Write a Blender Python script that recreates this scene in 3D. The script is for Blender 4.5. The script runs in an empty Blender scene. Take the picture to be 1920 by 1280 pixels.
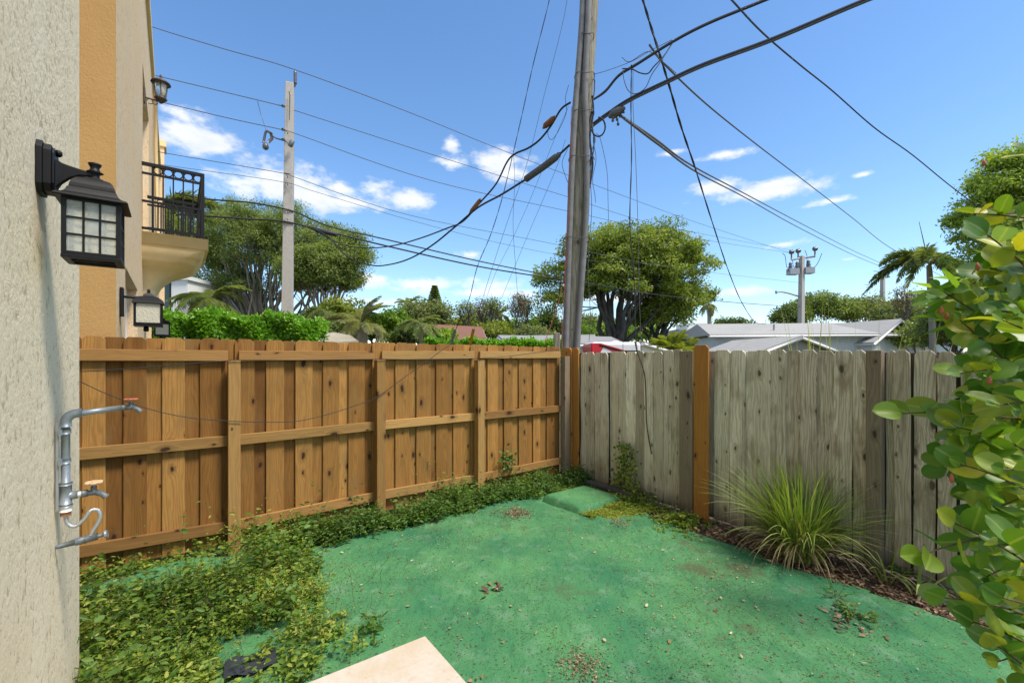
import bpy, math, random
import numpy as np
from mathutils import Vector, Matrix

S = bpy.context.scene
R = math.radians
F, EYE, HZ = 840.0, 1.64, 674.0        # focal length and horizon of the photograph in its own pixels, eye height in metres

# ------------------------------------------------------------------ camera
cam = bpy.data.objects.new('camera', bpy.data.cameras.new('camera'))
S.collection.objects.link(cam); S.camera = cam
cam.location = (0, 0, EYE); cam.rotation_euler = (R(90), 0, 0)
cam.data.sensor_width = 36; cam.data.lens = F / 1920 * 36
cam.data.shift_y = 34 / 1920
cam.data.clip_start = 0.02; cam.data.clip_end = 3000

# ------------------------------------------------------------------ light
SUN_AZ, SUN_EL = R(117), R(60)          # azimuth clockwise from +Y
sun = bpy.data.objects.new('sun', bpy.data.lights.new('sun', 'SUN'))
S.collection.objects.link(sun)
sun.data.energy = 1.85; sun.data.angle = R(14); sun.data.color = (1, .93, .82)
sd = Vector((math.sin(SUN_AZ) * math.cos(SUN_EL), math.cos(SUN_AZ) * math.cos(SUN_EL), math.sin(SUN_EL)))
sun.rotation_euler = sd.to_track_quat('Z', 'Y').to_euler()
S.view_settings.view_transform = 'Standard'; S.view_settings.look = 'None'
S.view_settings.gamma = 1; S.view_settings.use_curve_mapping = False
S.view_settings.exposure = 1.48

W = bpy.data.worlds.new('World'); S.world = W; W.use_nodes = True
nt = W.node_tree; N = nt.nodes; L = nt.links
for n in list(N): N.remove(n)
def wmath(op, a, b=None, c=None, clamp=False):
    n = N.new('ShaderNodeMath'); n.operation = op; n.use_clamp = clamp
    for i, v in enumerate((a, b, c)):
        if v is None: continue
        if isinstance(v, (int, float)): n.inputs[i].default_value = v
        else: L.new(v, n.inputs[i])
    return n.outputs[0]
SKY_STRENGTH = 0.13
sky = N.new('ShaderNodeTexSky'); sky.sky_type = 'NISHITA'; sky.sun_disc = False
sky.sun_elevation = SUN_EL; sky.sun_rotation = SUN_AZ
sky.air_density = 1.0; sky.dust_density = 0.35; sky.ozone_density = 2.2
hs = N.new('ShaderNodeHueSaturation'); hs.inputs['Saturation'].default_value = 1.16; hs.inputs['Value'].default_value = .66
L.new(sky.outputs[0], hs.inputs['Color'])
tc = N.new('ShaderNodeTexCoord'); sp = N.new('ShaderNodeSeparateXYZ'); L.new(tc.outputs['Generated'], sp.inputs[0])
gx, gy, gz = sp.outputs
az = wmath('ARCTAN2', gx, gy); el = wmath('ARCSINE', gz)
nz1 = N.new('ShaderNodeTexNoise'); nz1.inputs['Scale'].default_value = 9; nz1.inputs['Detail'].default_value = 9; nz1.inputs['Roughness'].default_value = .6
mp = N.new('ShaderNodeMapping'); mp.inputs['Scale'].default_value = (1, 1, 2.0)
L.new(tc.outputs['Generated'], mp.inputs['Vector']); L.new(mp.outputs[0], nz1.inputs['Vector'])
nz2 = N.new('ShaderNodeTexNoise'); nz2.inputs['Scale'].default_value = 34; nz2.inputs['Detail'].default_value = 6; nz2.inputs['Roughness'].default_value = .6
L.new(mp.outputs[0], nz2.inputs['Vector'])
# clouds of this sky: centre and half size, read in photo pixels but laid out as azimuth / elevation
clouds = [(340, 214, 48, 17), (350, 252, 85, 30), (400, 272, 34, 16), (450, 340, 70, 32), (540, 345, 110, 40), (600, 372, 60, 20), (690, 350, 45, 26),
          (640, 352, 50, 22), (770, 374, 50, 18), (655, 378, 80, 15), (848, 270, 16, 14), (850, 308, 32, 14), (935, 305, 52, 22), (960, 325, 40, 14),
          (790, 532, 190, 15), (700, 522, 60, 12), (900, 548, 140, 10), (720, 566, 90, 8), (1430, 362, 120, 15), (1455, 345, 60, 15), (1345, 350, 48, 16), (1560, 377, 60, 7),
          (1360, 290, 50, 9), (1250, 288, 36, 8), (1475, 458, 50, 8), (1590, 485, 25, 7), (1620, 327, 25, 5), (1340, 550, 90, 10), (885, 478, 28, 8), (1170, 560, 180, 8)]
best = None
for (cx, cy, rx, ry) in clouds:
    k = (cx - 960) / F; v = (HZ - cy) / F
    a0 = math.atan(k); e0 = math.atan(v * math.cos(a0))
    ra = rx * 1.28 / F * math.cos(a0) ** 2; re = ry * 1.38 / F * math.cos(a0) * math.cos(e0) ** 2
    da = wmath('MULTIPLY', wmath('SUBTRACT', az, a0), 1 / ra); de = wmath('MULTIPLY', wmath('SUBTRACT', el, e0), 1 / re)
    d2 = wmath('ADD', wmath('MULTIPLY', da, da), wmath('MULTIPLY', de, de))
    m = wmath('SUBTRACT', 1.0, wmath('SQRT', d2))
    best = m if best is None else wmath('MAXIMUM', best, m)
# cloud cover added outside the view as soft neutral fill light
nz3 = N.new('ShaderNodeTexNoise'); nz3.inputs['Scale'].default_value = 3.2; nz3.inputs['Detail'].default_value = 3
L.new(mp.outputs[0], nz3.inputs['Vector'])
field = wmath('MULTIPLY', wmath('SUBTRACT', nz3.outputs[0], .44), 7)
far_az = wmath('GREATER_THAN', wmath('ABSOLUTE', az), 1.0)
field = wmath('ADD', wmath('MULTIPLY', field, far_az), wmath('MULTIPLY', wmath('SUBTRACT', 1, far_az), -2))
best = wmath('MAXIMUM', wmath('MAXIMUM', best, -1.2), field)
fuzz = wmath('ADD', wmath('MULTIPLY', wmath('SUBTRACT', nz1.outputs[0], .5), 3.0), wmath('MULTIPLY', wmath('SUBTRACT', nz2.outputs[0], .5), 1.3))
dens = wmath('ADD', best, fuzz)
mr = N.new('ShaderNodeMapRange'); mr.interpolation_type = 'SMOOTHSTEP'
mr.inputs['From Min'].default_value = .06; mr.inputs['From Max'].default_value = 1.05; mr.inputs['To Max'].default_value = .92
L.new(dens, mr.inputs['Value'])
# white above, soft grey-blue where the cloud is thick and low
ccol = N.new('ShaderNodeMixRGB'); ccol.inputs[1].default_value = (3.3, 3.3, 3.35, 1); ccol.inputs[2].default_value = (2.5, 2.62, 2.85, 1)
lowf = wmath('MULTIPLY', wmath('SUBTRACT', nz1.outputs[0], .42), 3.0, clamp=True)
L.new(lowf, ccol.inputs[0])
mix = N.new('ShaderNodeMixRGB'); L.new(mr.outputs[0], mix.inputs[0]); L.new(hs.outputs[0], mix.inputs[1]); L.new(ccol.outputs[0], mix.inputs[2])
bg = N.new('ShaderNodeBackground'); bg.inputs[1].default_value = SKY_STRENGTH
L.new(mix.outputs[0], bg.inputs[0]); wo = N.new('ShaderNodeOutputWorld'); L.new(bg.outputs[0], wo.inputs[0])

# ------------------------------------------------------------------ helpers
rnd = random.Random(7)
def at(px, py, Y): return Vector(((px - 960) / F * Y, Y, EYE + (HZ - py) / F * Y))
def link(o): S.collection.objects.link(o); return o
def tag(o, label=None, cat=None, group=None, kind=None):
    if label: o['label'] = label
    if cat: o['category'] = cat
    if group: o['group'] = group
    if kind: o['kind'] = kind
    return o
def thing(name, loc, label, cat, rz=0, group=None):
    o = link(bpy.data.objects.new(name, None)); o.location = loc; o.rotation_euler = (0, 0, rz)
    return tag(o, label, cat, group)
class MB:
    """collects verts and faces, builds one mesh object"""
    def __init__(s): s.v = []; s.f = []; s.sm = []
    def add(s, vs, fs, smooth=False):
        b = len(s.v); s.v += [tuple(v) for v in vs]; s.f += [tuple(i + b for i in f) for f in fs]; s.sm += [smooth] * len(fs); return s
    def box(s, x0, x1, y0, y1, z0, z1, M=None):
        vs = [Vector(p) for p in ((x0, y0, z0), (x1, y0, z0), (x1, y1, z0), (x0, y1, z0), (x0, y0, z1), (x1, y0, z1), (x1, y1, z1), (x0, y1, z1))]
        if M: vs = [M @ v for v in vs]
        return s.add(vs, [(0, 3, 2, 1), (4, 5, 6, 7), (0, 1, 5, 4), (1, 2, 6, 5), (2, 3, 7, 6), (3, 0, 4, 7)])
    def tube(s, pts, r, n=8, caps=True):
        pts = [Vector(p) for p in pts]
        rs = r if isinstance(r, (list, tuple)) else [r] * len(pts)
        vs = []; up = None
        for i, p in enumerate(pts):
            t = (pts[min(i + 1, len(pts) - 1)] - pts[max(i - 1, 0)])
            if t.length < 1e-9: t = Vector((0, 0, 1))
            t.normalize()
            if up is None:
                up = Vector((0, 0, 1)) if abs(t.z) < .9 else Vector((1, 0, 0))
            a = t.cross(up)
            if a.length < 1e-4: a = t.cross(Vector((0, 1, 0)))
            a.normalize(); b = a.cross(t); up = b
            for k in range(n):
                q = 2 * math.pi * k / n
                vs.append(p + (a * math.cos(q) + b * math.sin(q)) * rs[i])
        fs = []
        for i in range(len(pts) - 1):
            for k in range(n):
                fs.append((i * n + k, i * n + (k + 1) % n, (i + 1) * n + (k + 1) % n, (i + 1) * n + k))
        if caps:
            fs.append(tuple(range(n))); e = (len(pts) - 1) * n; fs.append(tuple(e + k for k in reversed(range(n))))
        return s.add(vs, fs, True)
    def lathe(s, prof, n=16, M=None, sq=False):
        """prof: list of (r,z). sq: square section (n=4, turned 45 degrees)"""
        vs = []; off = math.pi / 4 if sq else 0
        if sq: n = 4
        for r, z in prof:
            for k in range(n):
                q = 2 * math.pi * k / n + off; v = Vector((r * math.cos(q), r * math.sin(q), z))
                vs.append(M @ v if M else v)
        fs = []
        for i in range(len(prof) - 1):
            for k in range(n):
                fs.append((i * n + k, i * n + (k + 1) % n, (i + 1) * n + (k + 1) % n, (i + 1) * n + k))
        fs.append(tuple(reversed(range(n)))); e = (len(prof) - 1) * n; fs.append(tuple(e + k for k in range(n)))
        return s.add(vs, fs, not sq)
    def poly(s, outline, y0, y1, M=None):
        """outline in (x,z), extruded from y0 to y1"""
        n = len(outline)
        vs = [Vector((x, y0, z)) for x, z in outline] + [Vector((x, y1, z)) for x, z in outline]
        if M: vs = [M @ v for v in vs]
        fs = [tuple(range(n)), tuple(n + i for i in reversed(range(n)))]
        for i in range(n):
            j = (i + 1) % n; fs.append((j, i, n + i, n + j))
        return s.add(vs, fs)
    def mesh(s, name, mat):
        me = bpy.data.meshes.new(name); me.from_pydata(s.v, [], s.f)
        me.polygons.foreach_set('use_smooth', s.sm)
        if mat: me.materials.append(mat)
        me.update(); return me
    def build(s, name, mat, parent=None, loc=None, bevel=0, rot=None):
        o = link(bpy.data.objects.new(name, s.mesh(name, mat)))
        if parent: o.parent = parent
        if loc is not None: o.location = loc
        if rot is not None: o.rotation_euler = rot
        if bevel:
            m = o.modifiers.new('bevel', 'BEVEL'); m.width = bevel; m.segments = 2; m.limit_method = 'ANGLE'; m.angle_limit = R(35)
        return o
def share(name, me, parent, loc=(0, 0, 0), rot=(0, 0, 0), scale=(1, 1, 1)):
    o = link(bpy.data.objects.new(name, me)); o.parent = parent; o.location = loc; o.rotation_euler = rot; o.scale = scale; return o
def copy_tree(o, parent=None):
    c = o.copy(); S.collection.objects.link(c); c.parent = parent
    for ch in o.children: copy_tree(ch, c)
    return c
def smooth_path(pts, n=8):
    """Catmull-Rom through the points"""
    P = [Vector(p) for p in pts]
    if len(P) < 3: return P
    P = [P[0] * 2 - P[1]] + P + [P[-1] * 2 - P[-2]]; out = []
    for i in range(1, len(P) - 2):
        for k in range(n):
            t = k / n; a, b, c, d = P[i - 1:i + 3]
            out.append(.5 * ((2 * b) + (c - a) * t + (2 * a - 5 * b + 4 * c - d) * t * t + (3 * b - a - 3 * c + d) * t ** 3))
    out.append(P[-2]); return out

def np_mesh(name, co, quads, mat, attr=None, smooth=False):
    me = bpy.data.meshes.new(name)
    co = np.asarray(co, dtype=np.float32); quads = np.asarray(quads, dtype=np.int32)
    nf, k = quads.shape
    me.vertices.add(len(co)); me.vertices.foreach_set('co', co.ravel())
    me.loops.add(nf * k); me.loops.foreach_set('vertex_index', quads.ravel())
    me.polygons.add(nf); me.polygons.foreach_set('loop_start', np.arange(0, nf * k, k, dtype=np.int32))
    if smooth: me.polygons.foreach_set('use_smooth', np.ones(nf, dtype=bool))
    me.update(calc_edges=True)
    if attr is not None:
        a = me.attributes.new('rnd', 'FLOAT', 'POINT'); a.data.foreach_set('value', np.asarray(attr, dtype=np.float32))
    if mat: me.materials.append(mat)
    return me
RG = np.random.default_rng(11)
def unit(a): return a / np.maximum(np.linalg.norm(a, axis=1, keepdims=True), 1e-9)
def leaf_arrays(pos, d, nrm, Ls, Ws, kind='diamond', droop=.25):
    """pos, d (along leaf), nrm (leaf normal) -> verts, quads"""
    d = unit(d); side = unit(np.cross(d, nrm)); nn = np.cross(side, d); n = len(pos)
    Ls = Ls[:, None]; Ws = Ws[:, None]
    if kind == 'diamond':
        v = np.stack([pos, pos + d * Ls * .5 + side * Ws * .5 + nn * Ws * .12, pos + d * Ls - nn * Ls * droop, pos + d * Ls * .5 - side * Ws * .5 + nn * Ws * .12], 1)
        q = np.arange(n)[:, None] * 4 + np.arange(4)[None]
        return v.reshape(-1, 3), q, 4
    v = np.stack([pos,
                  pos + d * Ls * .28 + side * Ws * .42 + nn * Ws * .16, pos + d * Ls * .68 + side * Ws * .40 + nn * (Ws * .14 - Ls * droop * .4),
                  pos + d * Ls - nn * Ls * droop,
                  pos + d * Ls * .68 - side * Ws * .40 + nn * (Ws * .14 - Ls * droop * .4), pos + d * Ls * .28 - side * Ws * .42 + nn * Ws * .16], 1)
    b = np.arange(n)[:, None] * 6
    q = np.concatenate([b + np.array([[0, 1, 2, 3]]), b + np.array([[0, 3, 4, 5]])], 0)
    return v.reshape(-1, 3), q, 6
def leaf_obj(name, pos, d, nrm, Ls, Ws, mat, parent=None, kind='diamond', droop=.25, tint=None):
    v, q, k = leaf_arrays(pos, d, nrm, Ls, Ws, kind, droop)
    r = RG.random(len(pos)) if tint is None else tint
    me = np_mesh(name, v, q, mat, np.repeat(r, k))
    o = link(bpy.data.objects.new(name, me)); o.parent = parent
    return o

# ------------------------------------------------------------------ materials
def newmat(name):
    m = bpy.data.materials.new(name); m.use_nodes = True; t = m.node_tree; b = t.nodes['Principled BSDF']; return m, t, b
def nd(t, typ, **kw):
    n = t.nodes.new(typ)
    for k, v in kw.items():
        if k in n.inputs: n.inputs[k].default_value = v
        else: setattr(n, k, v)
    return n
def mth(t, op, a, b=None, clamp=False):
    n = t.nodes.new('ShaderNodeMath'); n.operation = op; n.use_clamp = clamp
    for i, v in enumerate((a, b)):
        if v is None: continue
        if isinstance(v, (int, float)): n.inputs[i].default_value = v
        else: t.links.new(v, n.inputs[i])
    return n.outputs[0]
def ramp(t, src, stops):
    n = t.nodes.new('ShaderNodeValToRGB'); e = n.color_ramp.elements
    while len(e) > 1: e.remove(e[-1])
    e[0].position = stops[0][0]; e[0].color = (*stops[0][1], 1)
    for p, c in stops[1:]:
        x = e.new(p); x.color = (*c, 1)
    t.links.new(src, n.inputs[0]); return n.outputs[0]
def mixc(t, f, a, b, mode='MIX'):
    n = t.nodes.new('ShaderNodeMixRGB'); n.blend_type = mode
    for i, v in enumerate((f, a, b)):
        if isinstance(v, (int, float)): n.inputs[i].default_value = v
        elif isinstance(v, tuple): n.inputs[i].default_value = (*v, 1)
        else: t.links.new(v, n.inputs[i])
    return n.outputs[0]
def objvec(t, scale=(1, 1, 1), off=None, src='Object'):
    tc = t.nodes.new('ShaderNodeTexCoord'); mp = t.nodes.new('ShaderNodeMapping'); mp.inputs['Scale'].default_value = scale
    t.links.new(tc.outputs[src], mp.inputs[0])
    if off is not None: t.links.new(off, mp.inputs['Location'])
    return mp.outputs[0]
def noise(t, vec, scale, detail=4, rough=.55):
    n = nd(t, 'ShaderNodeTexNoise', Scale=scale, Detail=detail, Roughness=rough); t.links.new(vec, n.inputs['Vector']); return n.outputs[0]
def bump(t, b, h, strength, dist):
    n = nd(t, 'ShaderNodeBump', Strength=strength, Distance=dist); t.links.new(h, n.inputs['Height']); t.links.new(n.outputs[0], b.inputs['Normal'])
def plain(name, col, rough=.6, metal=0, var=.12, sc=20, bmp=0.0, spec=.4):
    m, t, b = newmat(name); v = objvec(t)
    n = noise(t, v, sc, 5); c = mixc(t, n, tuple(x * (1 - var * 1.6) for x in col), tuple(min(1, x * (1 + var)) for x in col))
    t.links.new(c, b.inputs['Base Color']); b.inputs['Roughness'].default_value = rough; b.inputs['Metallic'].default_value = metal
    b.inputs['Specular IOR Level'].default_value = spec
    if bmp: bump(t, b, noise(t, v, sc * 4, 4), bmp, .003)
    return m
def wood(name, cols, dark, knot, freq=75, alg=None, rough=.8, greyb=.0, contrast=1.0, stain=None, streaks=False):
    """board with long grain, cathedral rings round knots; every board has its own offset and tone"""
    m, t, b = newmat(name); Lk = t.links
    oi = t.nodes.new('ShaderNodeObjectInfo'); tc = t.nodes.new('ShaderNodeTexCoord'); s = t.nodes.new('ShaderNodeSeparateXYZ')
    Lk.new(tc.outputs['Object'], s.inputs[0]); rr = oi.outputs['Random']
    x, y, z = s.outputs
    x = mth(t, 'ADD', x, mth(t, 'MULTIPLY', y, .6))
    xo = mth(t, 'ADD', x, mth(t, 'MULTIPLY', rr, 37.7)); zo = mth(t, 'ADD', z, mth(t, 'MULTIPLY', rr, 91.3))
    def vec(a, bb, c=0.0):
        n = t.nodes.new('ShaderNodeCombineXYZ')
        for i, q in enumerate((a, bb, c)):
            if isinstance(q, (int, float)): n.inputs[i].default_value = q
            else: Lk.new(q, n.inputs[i])
        return n.outputs[0]
    # knots
    kv = nd(t, 'ShaderNodeTexVoronoi', Scale=1.0, voronoi_dimensions='2D', Randomness=1.0)
    wob = noise(t, vec(mth(t, 'MULTIPLY', xo, 6), mth(t, 'MULTIPLY', zo, 4)), 3, 2)
    Lk.new(vec(mth(t, 'ADD', mth(t, 'MULTIPLY', xo, 9.5), mth(t, 'MULTIPLY', wob, .25)), mth(t, 'MULTIPLY', zo, 4.6)), kv.inputs['Vector'])
    sepc = t.nodes.new('ShaderNodeSeparateColor'); Lk.new(kv.outputs['Color'], sepc.inputs[0])
    on = mth(t, 'GREATER_THAN', sepc.outputs[0], .76)
    d = mth(t, 'ADD', mth(t, 'MULTIPLY', kv.outputs['Distance'], mth(t, 'ADD', .6, mth(t, 'MULTIPLY', sepc.outputs[1], 1.8))), mth(t, 'MULTIPLY', mth(t, 'SUBTRACT', 1, on), 5))
    infl = mth(t, 'POWER', mth(t, 'SUBTRACT', 1, mth(t, 'MULTIPLY', d, 1.9, ), True), 2.0)
    infl = mth(t, 'MAXIMUM', infl, 0)
    low = noise(t, vec(mth(t, 'MULTIPLY', xo, 7), mth(t, 'MULTIPLY', zo, .9)), 1.3, 3, .5)
    g = mth(t, 'ADD', mth(t, 'ADD', xo, mth(t, 'MULTIPLY', infl, .055)), mth(t, 'MULTIPLY', low, .20))
    rings = mth(t, 'SINE', mth(t, 'MULTIPLY', g, freq * 6.283 / 1.6))
    rings = mth(t, 'ADD', mth(t, 'MULTIPLY', rings, .5), .5); rings = mth(t, 'POWER', rings, 1.8)
    fine = noise(t, vec(mth(t, 'MULTIPLY', xo, 260), mth(t, 'MULTIPLY', zo, 5)), 1.0, 4, .65)
    broad = noise(t, vec(mth(t, 'MULTIPLY', xo, 14), mth(t, 'MULTIPLY', zo, 1.2)), 1.0, 4, .55)
    base = ramp(t, mth(t, 'ADD', mth(t, 'MULTIPLY', broad, .6), mth(t, 'MULTIPLY', rr, .62)), [(.2, cols[0]), (.5, cols[1]), (.85, cols[2])])
    c = mixc(t, mth(t, 'MULTIPLY', rings, .36 * contrast), base, dark)
    c = mixc(t, mth(t, 'MULTIPLY', mth(t, 'SUBTRACT', fine, .42, ), 1.5 * contrast, True), c, dark)
    patch = noise(t, vec(mth(t, 'MULTIPLY', xo, 5), mth(t, 'MULTIPLY', zo, 2.2), 4.0), 1.0, 5, .6)
    if stain: c = mixc(t, ramp(t, patch, [(.52, (0, 0, 0)), (.68, (.7, .7, .7))]), c, stain)
    if streaks:
        sk = noise(t, vec(mth(t, 'MULTIPLY', xo, 38), mth(t, 'MULTIPLY', zo, .8), 9.0), 1.0, 4, .6)
        c = mixc(t, ramp(t, mth(t, 'ADD', sk, mth(t, 'MULTIPLY', mth(t, 'SUBTRACT', patch, .5), .5)), [(.52, (0, 0, 0)), (.66, (.52, .52, .52))]), c, (.20, .165, .125))
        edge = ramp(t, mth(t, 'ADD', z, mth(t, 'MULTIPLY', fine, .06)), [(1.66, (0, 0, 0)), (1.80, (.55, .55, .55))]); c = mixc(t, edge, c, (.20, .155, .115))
    if streaks: c = mixc(t, 1.0, c, ramp(t, mth(t, 'FRACT', mth(t, 'MULTIPLY', rr, 17.3)), [(0, (.86, .84, .82)), (.5, (1.08, 1.08, 1.08)), (1, (1.3, 1.3, 1.3))]), 'MULTIPLY')
    else: c = mixc(t, 1.0, c, ramp(t, mth(t, 'FRACT', mth(t, 'MULTIPLY', rr, 17.3)), [(0, (.78, .74, .70)), (.5, (1, 1, 1)), (1, (1.15, 1.12, 1.1))]), 'MULTIPLY')
    kn = ramp(t, d, [(0.0, (1, 1, 1)), (.085, (.95, .95, .95)), (.125, (.35, .35, .35)), (.3, (0, 0, 0))])
    c = mixc(t, kn, c, knot)
    if alg:
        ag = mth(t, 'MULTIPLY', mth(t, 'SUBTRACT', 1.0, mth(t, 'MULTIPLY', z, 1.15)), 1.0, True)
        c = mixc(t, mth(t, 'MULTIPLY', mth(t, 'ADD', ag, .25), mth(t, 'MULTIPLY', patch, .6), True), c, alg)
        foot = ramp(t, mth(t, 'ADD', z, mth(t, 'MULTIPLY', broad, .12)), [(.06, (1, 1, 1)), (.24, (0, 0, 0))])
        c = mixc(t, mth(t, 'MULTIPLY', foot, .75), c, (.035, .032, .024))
        tp = ramp(t, mth(t, 'ADD', z, mth(t, 'MULTIPLY', fine, .12)), [(1.72, (0, 0, 0)), (1.88, (.75, .75, .75))]) if False else None
    Lk.new(c, b.inputs['Base Color']); b.inputs['Roughness'].default_value = rough; b.inputs['Specular IOR Level'].default_value = .25
    h = mth(t, 'ADD', mth(t, 'MULTIPLY', fine, .6), mth(t, 'MULTIPLY', rings, -.35)); bump(t, b, h, .5, .002)
    return m
def leafmat(name, cols, rough=.5, trans=.42, spec=.35, tcol=None):
    """cols: list of leaf colours, picked per leaf"""
    m, t, b = newmat(name); a = t.nodes.new('ShaderNodeAttribute'); a.attribute_name = 'rnd'
    st = [(i / max(1, len(cols) - 1), c) for i, c in enumerate(cols)]
    c = ramp(t, a.outputs['Fac'], st); t.links.new(c, b.inputs['Base Color'])
    b.inputs['Roughness'].default_value = rough; b.inputs['Specular IOR Level'].default_value = spec
    tr = t.nodes.new('ShaderNodeBsdfTranslucent'); tcn = mixc(t, 1.0, c, tcol or (1.5, 1.5, .5), 'MULTIPLY'); t.links.new(tcn, tr.inputs[0])
    mx = t.nodes.new('ShaderNodeMixShader'); mx.inputs[0].default_value = trans
    t.links.new(b.outputs[0], mx.inputs[1]); t.links.new(tr.outputs[0], mx.inputs[2])
    t.links.new(mx.outputs[0], t.nodes['Material Output'].inputs[0]); return m

M = {}
M['cedar'] = wood('cedar fence wood', [(.165, .072, .017), (.285, .138, .034), (.41, .22, .062)], (.11, .045, .012), (.035, .014, .008), freq=70, contrast=.8, stain=(.22, .13, .045))
M['cedar_rail'] = wood('cedar rail wood', [(.25, .13, .042), (.34, .19, .062), (.43, .26, .09)], (.18, .09, .035), (.04, .018, .01), freq=60, contrast=.7)
M['orange_board'] = wood('new orange stained board', [(.34, .135, .026), (.42, .18, .038), (.48, .225, .055)], (.22, .08, .018), (.05, .02, .01), freq=40, contrast=.6)
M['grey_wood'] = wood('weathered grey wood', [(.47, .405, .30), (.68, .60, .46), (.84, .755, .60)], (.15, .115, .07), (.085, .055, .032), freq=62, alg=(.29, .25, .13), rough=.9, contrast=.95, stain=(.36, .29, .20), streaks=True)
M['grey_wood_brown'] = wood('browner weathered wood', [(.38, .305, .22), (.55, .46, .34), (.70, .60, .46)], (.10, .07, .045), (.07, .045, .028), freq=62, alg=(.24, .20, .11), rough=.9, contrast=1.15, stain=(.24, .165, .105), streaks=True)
M['gap_shade_wood'] = wood('shade-dark backing board wood', [(.06, .05, .035), (.09, .075, .05), (.12, .10, .07)], (.04, .03, .02), (.03, .02, .015), freq=62, rough=.95)  # shade in the gaps between boards is put into this dark colour
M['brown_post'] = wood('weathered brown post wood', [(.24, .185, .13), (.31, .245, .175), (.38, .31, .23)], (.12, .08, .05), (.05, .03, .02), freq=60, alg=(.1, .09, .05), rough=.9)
M['pole_wood'] = wood('old utility pole wood', [(.20, .18, .135), (.30, .27, .21), (.38, .35, .28)], (.09, .08, .055), (.05, .04, .03), freq=36, rough=.95, contrast=1.3, stain=(.13, .13, .07))

def stucco(name, col, streak=True, col2=None):
    m, t, b = newmat(name); v = objvec(t, (.34, 1, .24) if streak else (1, 1, 1))
    n = noise(t, v, 105 if streak else 55, 8, .72); n2 = noise(t, v, 30, 4, .6)
    n3 = noise(t, objvec(t, (1, 1, .5)), 1.6, 5, .6)
    h = mth(t, 'ADD', mth(t, 'MULTIPLY', n, .7), mth(t, 'MULTIPLY', n2, .3))
    pit = ramp(t, h, [(.415, (1, 1, 1)), (.46, (0, 0, 0))]) if streak else None
    base = mixc(t, ramp(t, n3, [(.4, (0, 0, 0)), (.68, (1, 1, 1))]), col, col2 or tuple(x * .86 for x in col))
    if streak: base = mixc(t, mth(t, 'MULTIPLY', pit, .62), base, tuple(x * .45 for x in (col[0], col[1] * .86, col[2] * .66)))
    else: base = mixc(t, mth(t, 'MULTIPLY', n, .4), base, tuple(x * .72 for x in col))
    t.links.new(base, b.inputs['Base Color']); b.inputs['Roughness'].default_value = .9; b.inputs['Specular IOR Level'].default_value = .2
    bump(t, b, h, 1.0, .02 if streak else .006); return m
M['stucco'] = stucco('combed cream stucco', (.92, .79, .58), True, (.86, .72, .50))
M['stucco_far'] = stucco('combed peach stucco', (.80, .58, .34), True, (.78, .62, .42))
M['stucco_tan'] = stucco('tan stucco', (.52, .32, .125), False)
M['balcony'] = plain('yellow balcony plaster', (.82, .62, .32), .75, var=.12, sc=5, bmp=.1)
M['black'] = plain('black painted metal', (.005, .005, .006), .5, var=.2, sc=60, bmp=.1, spec=.3)
M['bronze'] = plain('bronze lamp metal', (.09, .065, .05), .5, .3, sc=60)
M['zinc'] = plain('galvanised pipe', (.30, .335, .37), .42, .45, var=.22, sc=45, bmp=.1)
M['zinc_dark'] = plain('dull cast fitting', (.16, .18, .19), .55, .4, var=.3, sc=60, bmp=.2)
M['braid'] = plain('braided steel hose', (.55, .56, .58), .3, .7, var=.2, sc=300, bmp=.5)
M['red_rust'] = plain('rusty red wheel', (.42, .12, .06), .7, var=.4, sc=70)
M['cream_rust'] = plain('chipped cream wheel', (.62, .42, .24), .7, var=.35, sc=90)
M['rust'] = plain('rust', (.22, .09, .035), .85, var=.4, sc=50)
M['tape'] = plain('white thread tape', (.75, .75, .72), .6)
M['cable'] = plain('black cable', (.022, .022, .024), .6, var=.2)
M['cable_grey'] = plain('grey weathered cable', (.10, .10, .105), .7)
M['wire_red'] = plain('red wire', (.35, .07, .05), .6)
M['wire_orange'] = plain('orange weathered sheath', (.36, .17, .08), .8, var=.35, sc=30)
M['conduit'] = plain('grey plastic conduit', (.21, .205, .205), .8, var=.3, sc=7, spec=.2)
M['concrete_pole'] = plain('concrete pole', (.42, .395, .36), .85, var=.16, sc=14, bmp=.3)
M['porcelain'] = plain('grey insulator', (.10, .10, .11), .35, spec=.6)
M['steel'] = plain('galvanised steel', (.33, .34, .35), .5, .4)
M['yellow'] = plain('yellow plastic guard', (.60, .36, .02), .5)
M['white_wall'] = plain('white painted wall', (.60, .65, .68), .8, var=.05, sc=4)
M['white_trim'] = plain('white trim', (.78, .78, .77), .6, var=.04)
M['cream_wall'] = plain('cream house wall', (.66, .62, .5), .8, var=.05)
M['soil'] = plain('dark soil', (.10, .075, .05), .95, var=.45, sc=18, bmp=.8)
M['bark'] = plain('grey bark', (.115, .10, .085), .95, var=.4, sc=3, bmp=.5)
M['bark_pale'] = plain('pale bark', (.34, .295, .24), .95, var=.35, sc=3, bmp=.5)
M['bark_dark'] = plain('dark wet bark', (.085, .078, .068), .95, var=.5, sc=3, bmp=.5)
M['palm_trunk'] = plain('palm trunk', (.27, .25, .21), .9, var=.25, sc=12, bmp=.5)
M['twig'] = plain('brown twig', (.13, .085, .05), .8, var=.3, sc=30)
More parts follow.
